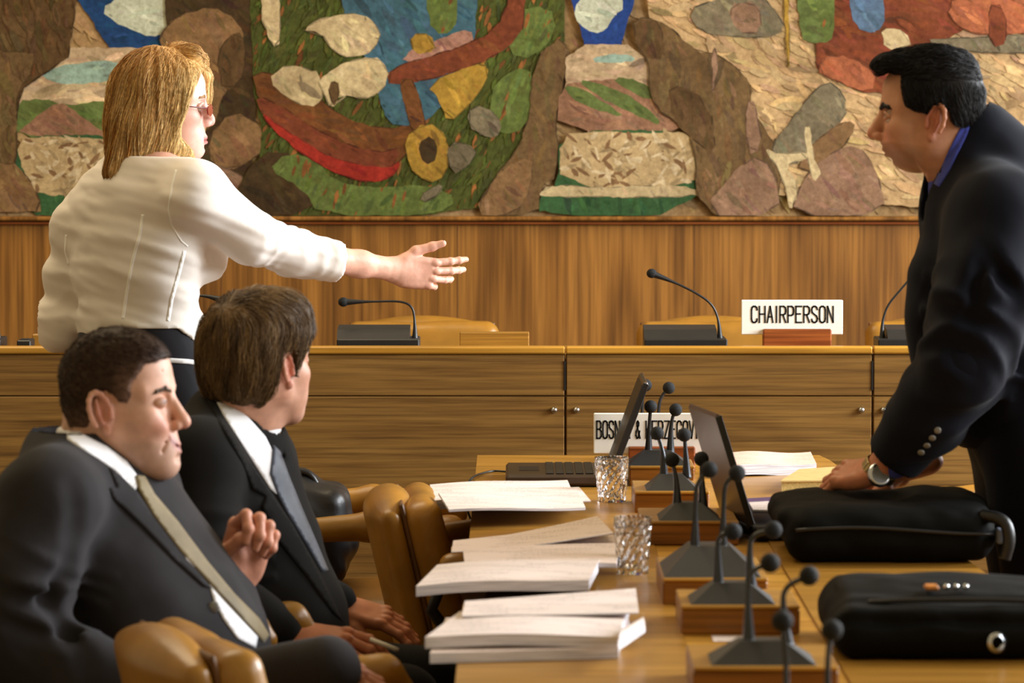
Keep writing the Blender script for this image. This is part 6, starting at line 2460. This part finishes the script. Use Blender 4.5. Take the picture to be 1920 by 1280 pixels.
f.plane((0, 0, .04), (0, 0, -1), .003)
f.wrinkle(.004, np.diag([10, 10, 6]), 8)
V, F = f.mesh()
mesh_obj('trousers', V, F, SUIT3, man3)
for s in (1, -1):
    k = P(1985, 1250, Y3) + l4 * s * .10
    g = Field((k.x - .28, k.y - .1, -.004), (k.x + .16, k.y + .1, .14), .007)
    g.chain([(k.x + .06, k.y, .045), (k.x - .18, k.y, .036)], [.045, .036], .02)
    g.plane((0, 0, .004), (0, 0, -1), .002)
    V, F = g.mesh()
    mesh_obj('shoe', V, F, BAGL, man3)
# wrist watch
wc = P(1649, 890, Y3 - .175)
wn = Vector((.30, -.92, .28)).normalized()
w = MB().lathe([(.0, 0), (.020, 0), (.0235, .003), (.0235, .008), (.020, .011), (.017, .0115)], wc - wn * .006, 28, wn).build('watch', CHROME, man3, True)
MB().lathe([(.0172, 0), (.0172, .001)], wc + wn * .0052, 28, wn).build('dial', plain('grey_dial', (120, 124, 130), .3), w)
ax = (WR - EL).normalized()
e1 = ax.orthogonal().normalized()
e2 = ax.cross(e1)
wc0 = WR + ax * .004
band_pts = [wc0 + e1 * (.034 * math.cos(a)) + e2 * (.034 * math.sin(a)) for a in np.linspace(0, 2 * math.pi, 26)]
bd = MB()
for i in range(len(band_pts) - 1):
    m_ = (band_pts[i] + band_pts[i + 1]) / 2
    d_ = (band_pts[i + 1] - band_pts[i]).normalized()
    o_ = (m_ - wc0).normalized()
    MM = Matrix((d_, ax, o_)).transposed().to_4x4()
    MM.translation = m_
    bd.box((-.0040, -.009, -.0016), (.0040, .009, .0016), .0008, MM)
bd.build('watch_band', plain('gold_steel', (190, 170, 120), .3, 1.0), w)
poly3 = to_local(H3, [(1622, 130), (1636, 108), (1664, 92), (1700, 74), (1742, 64), (1792, 76), (1832, 118), (1846, 165), (1844, 206), (1832, 234), (1806, 240), (1786, 230), (1780, 208), (1764, 194), (1746, 198), (1736, 210), (1716, 206), (1700, 196), (1692, 170), (1690, 138), (1668, 130), (1640, 140)], Y3 - .08)


def dark3(V):
    n = vnoise(V * np.array([90, 90, 30]), 4)[:, None]
    return L3((20, 17, 16)) * (1 + .3 * n) + L3((58, 58, 60)) * np.clip((-.03 - V[:, 0]) / .08, 0, .35)[:, None]


def ex3(f):
    f.ell((-.01, 0, .045), (.112, .088, .092), .02)
    f.ell((.080, 0, .098), (.042, .055, .018), .03)


crop_hair(H3, poly3, .010, dark3, man3, 7000, .03, (.2, 0, -1), ex3, 6, .003, .0014, .0018, .3, lambda p: np.stack([np.where(p[:, 2] > .07, .8, -.5), p[:, 1] * 3, np.where(p[:, 2] > .07, -.1, -1.0)], 1).astype(np.float32), .15)
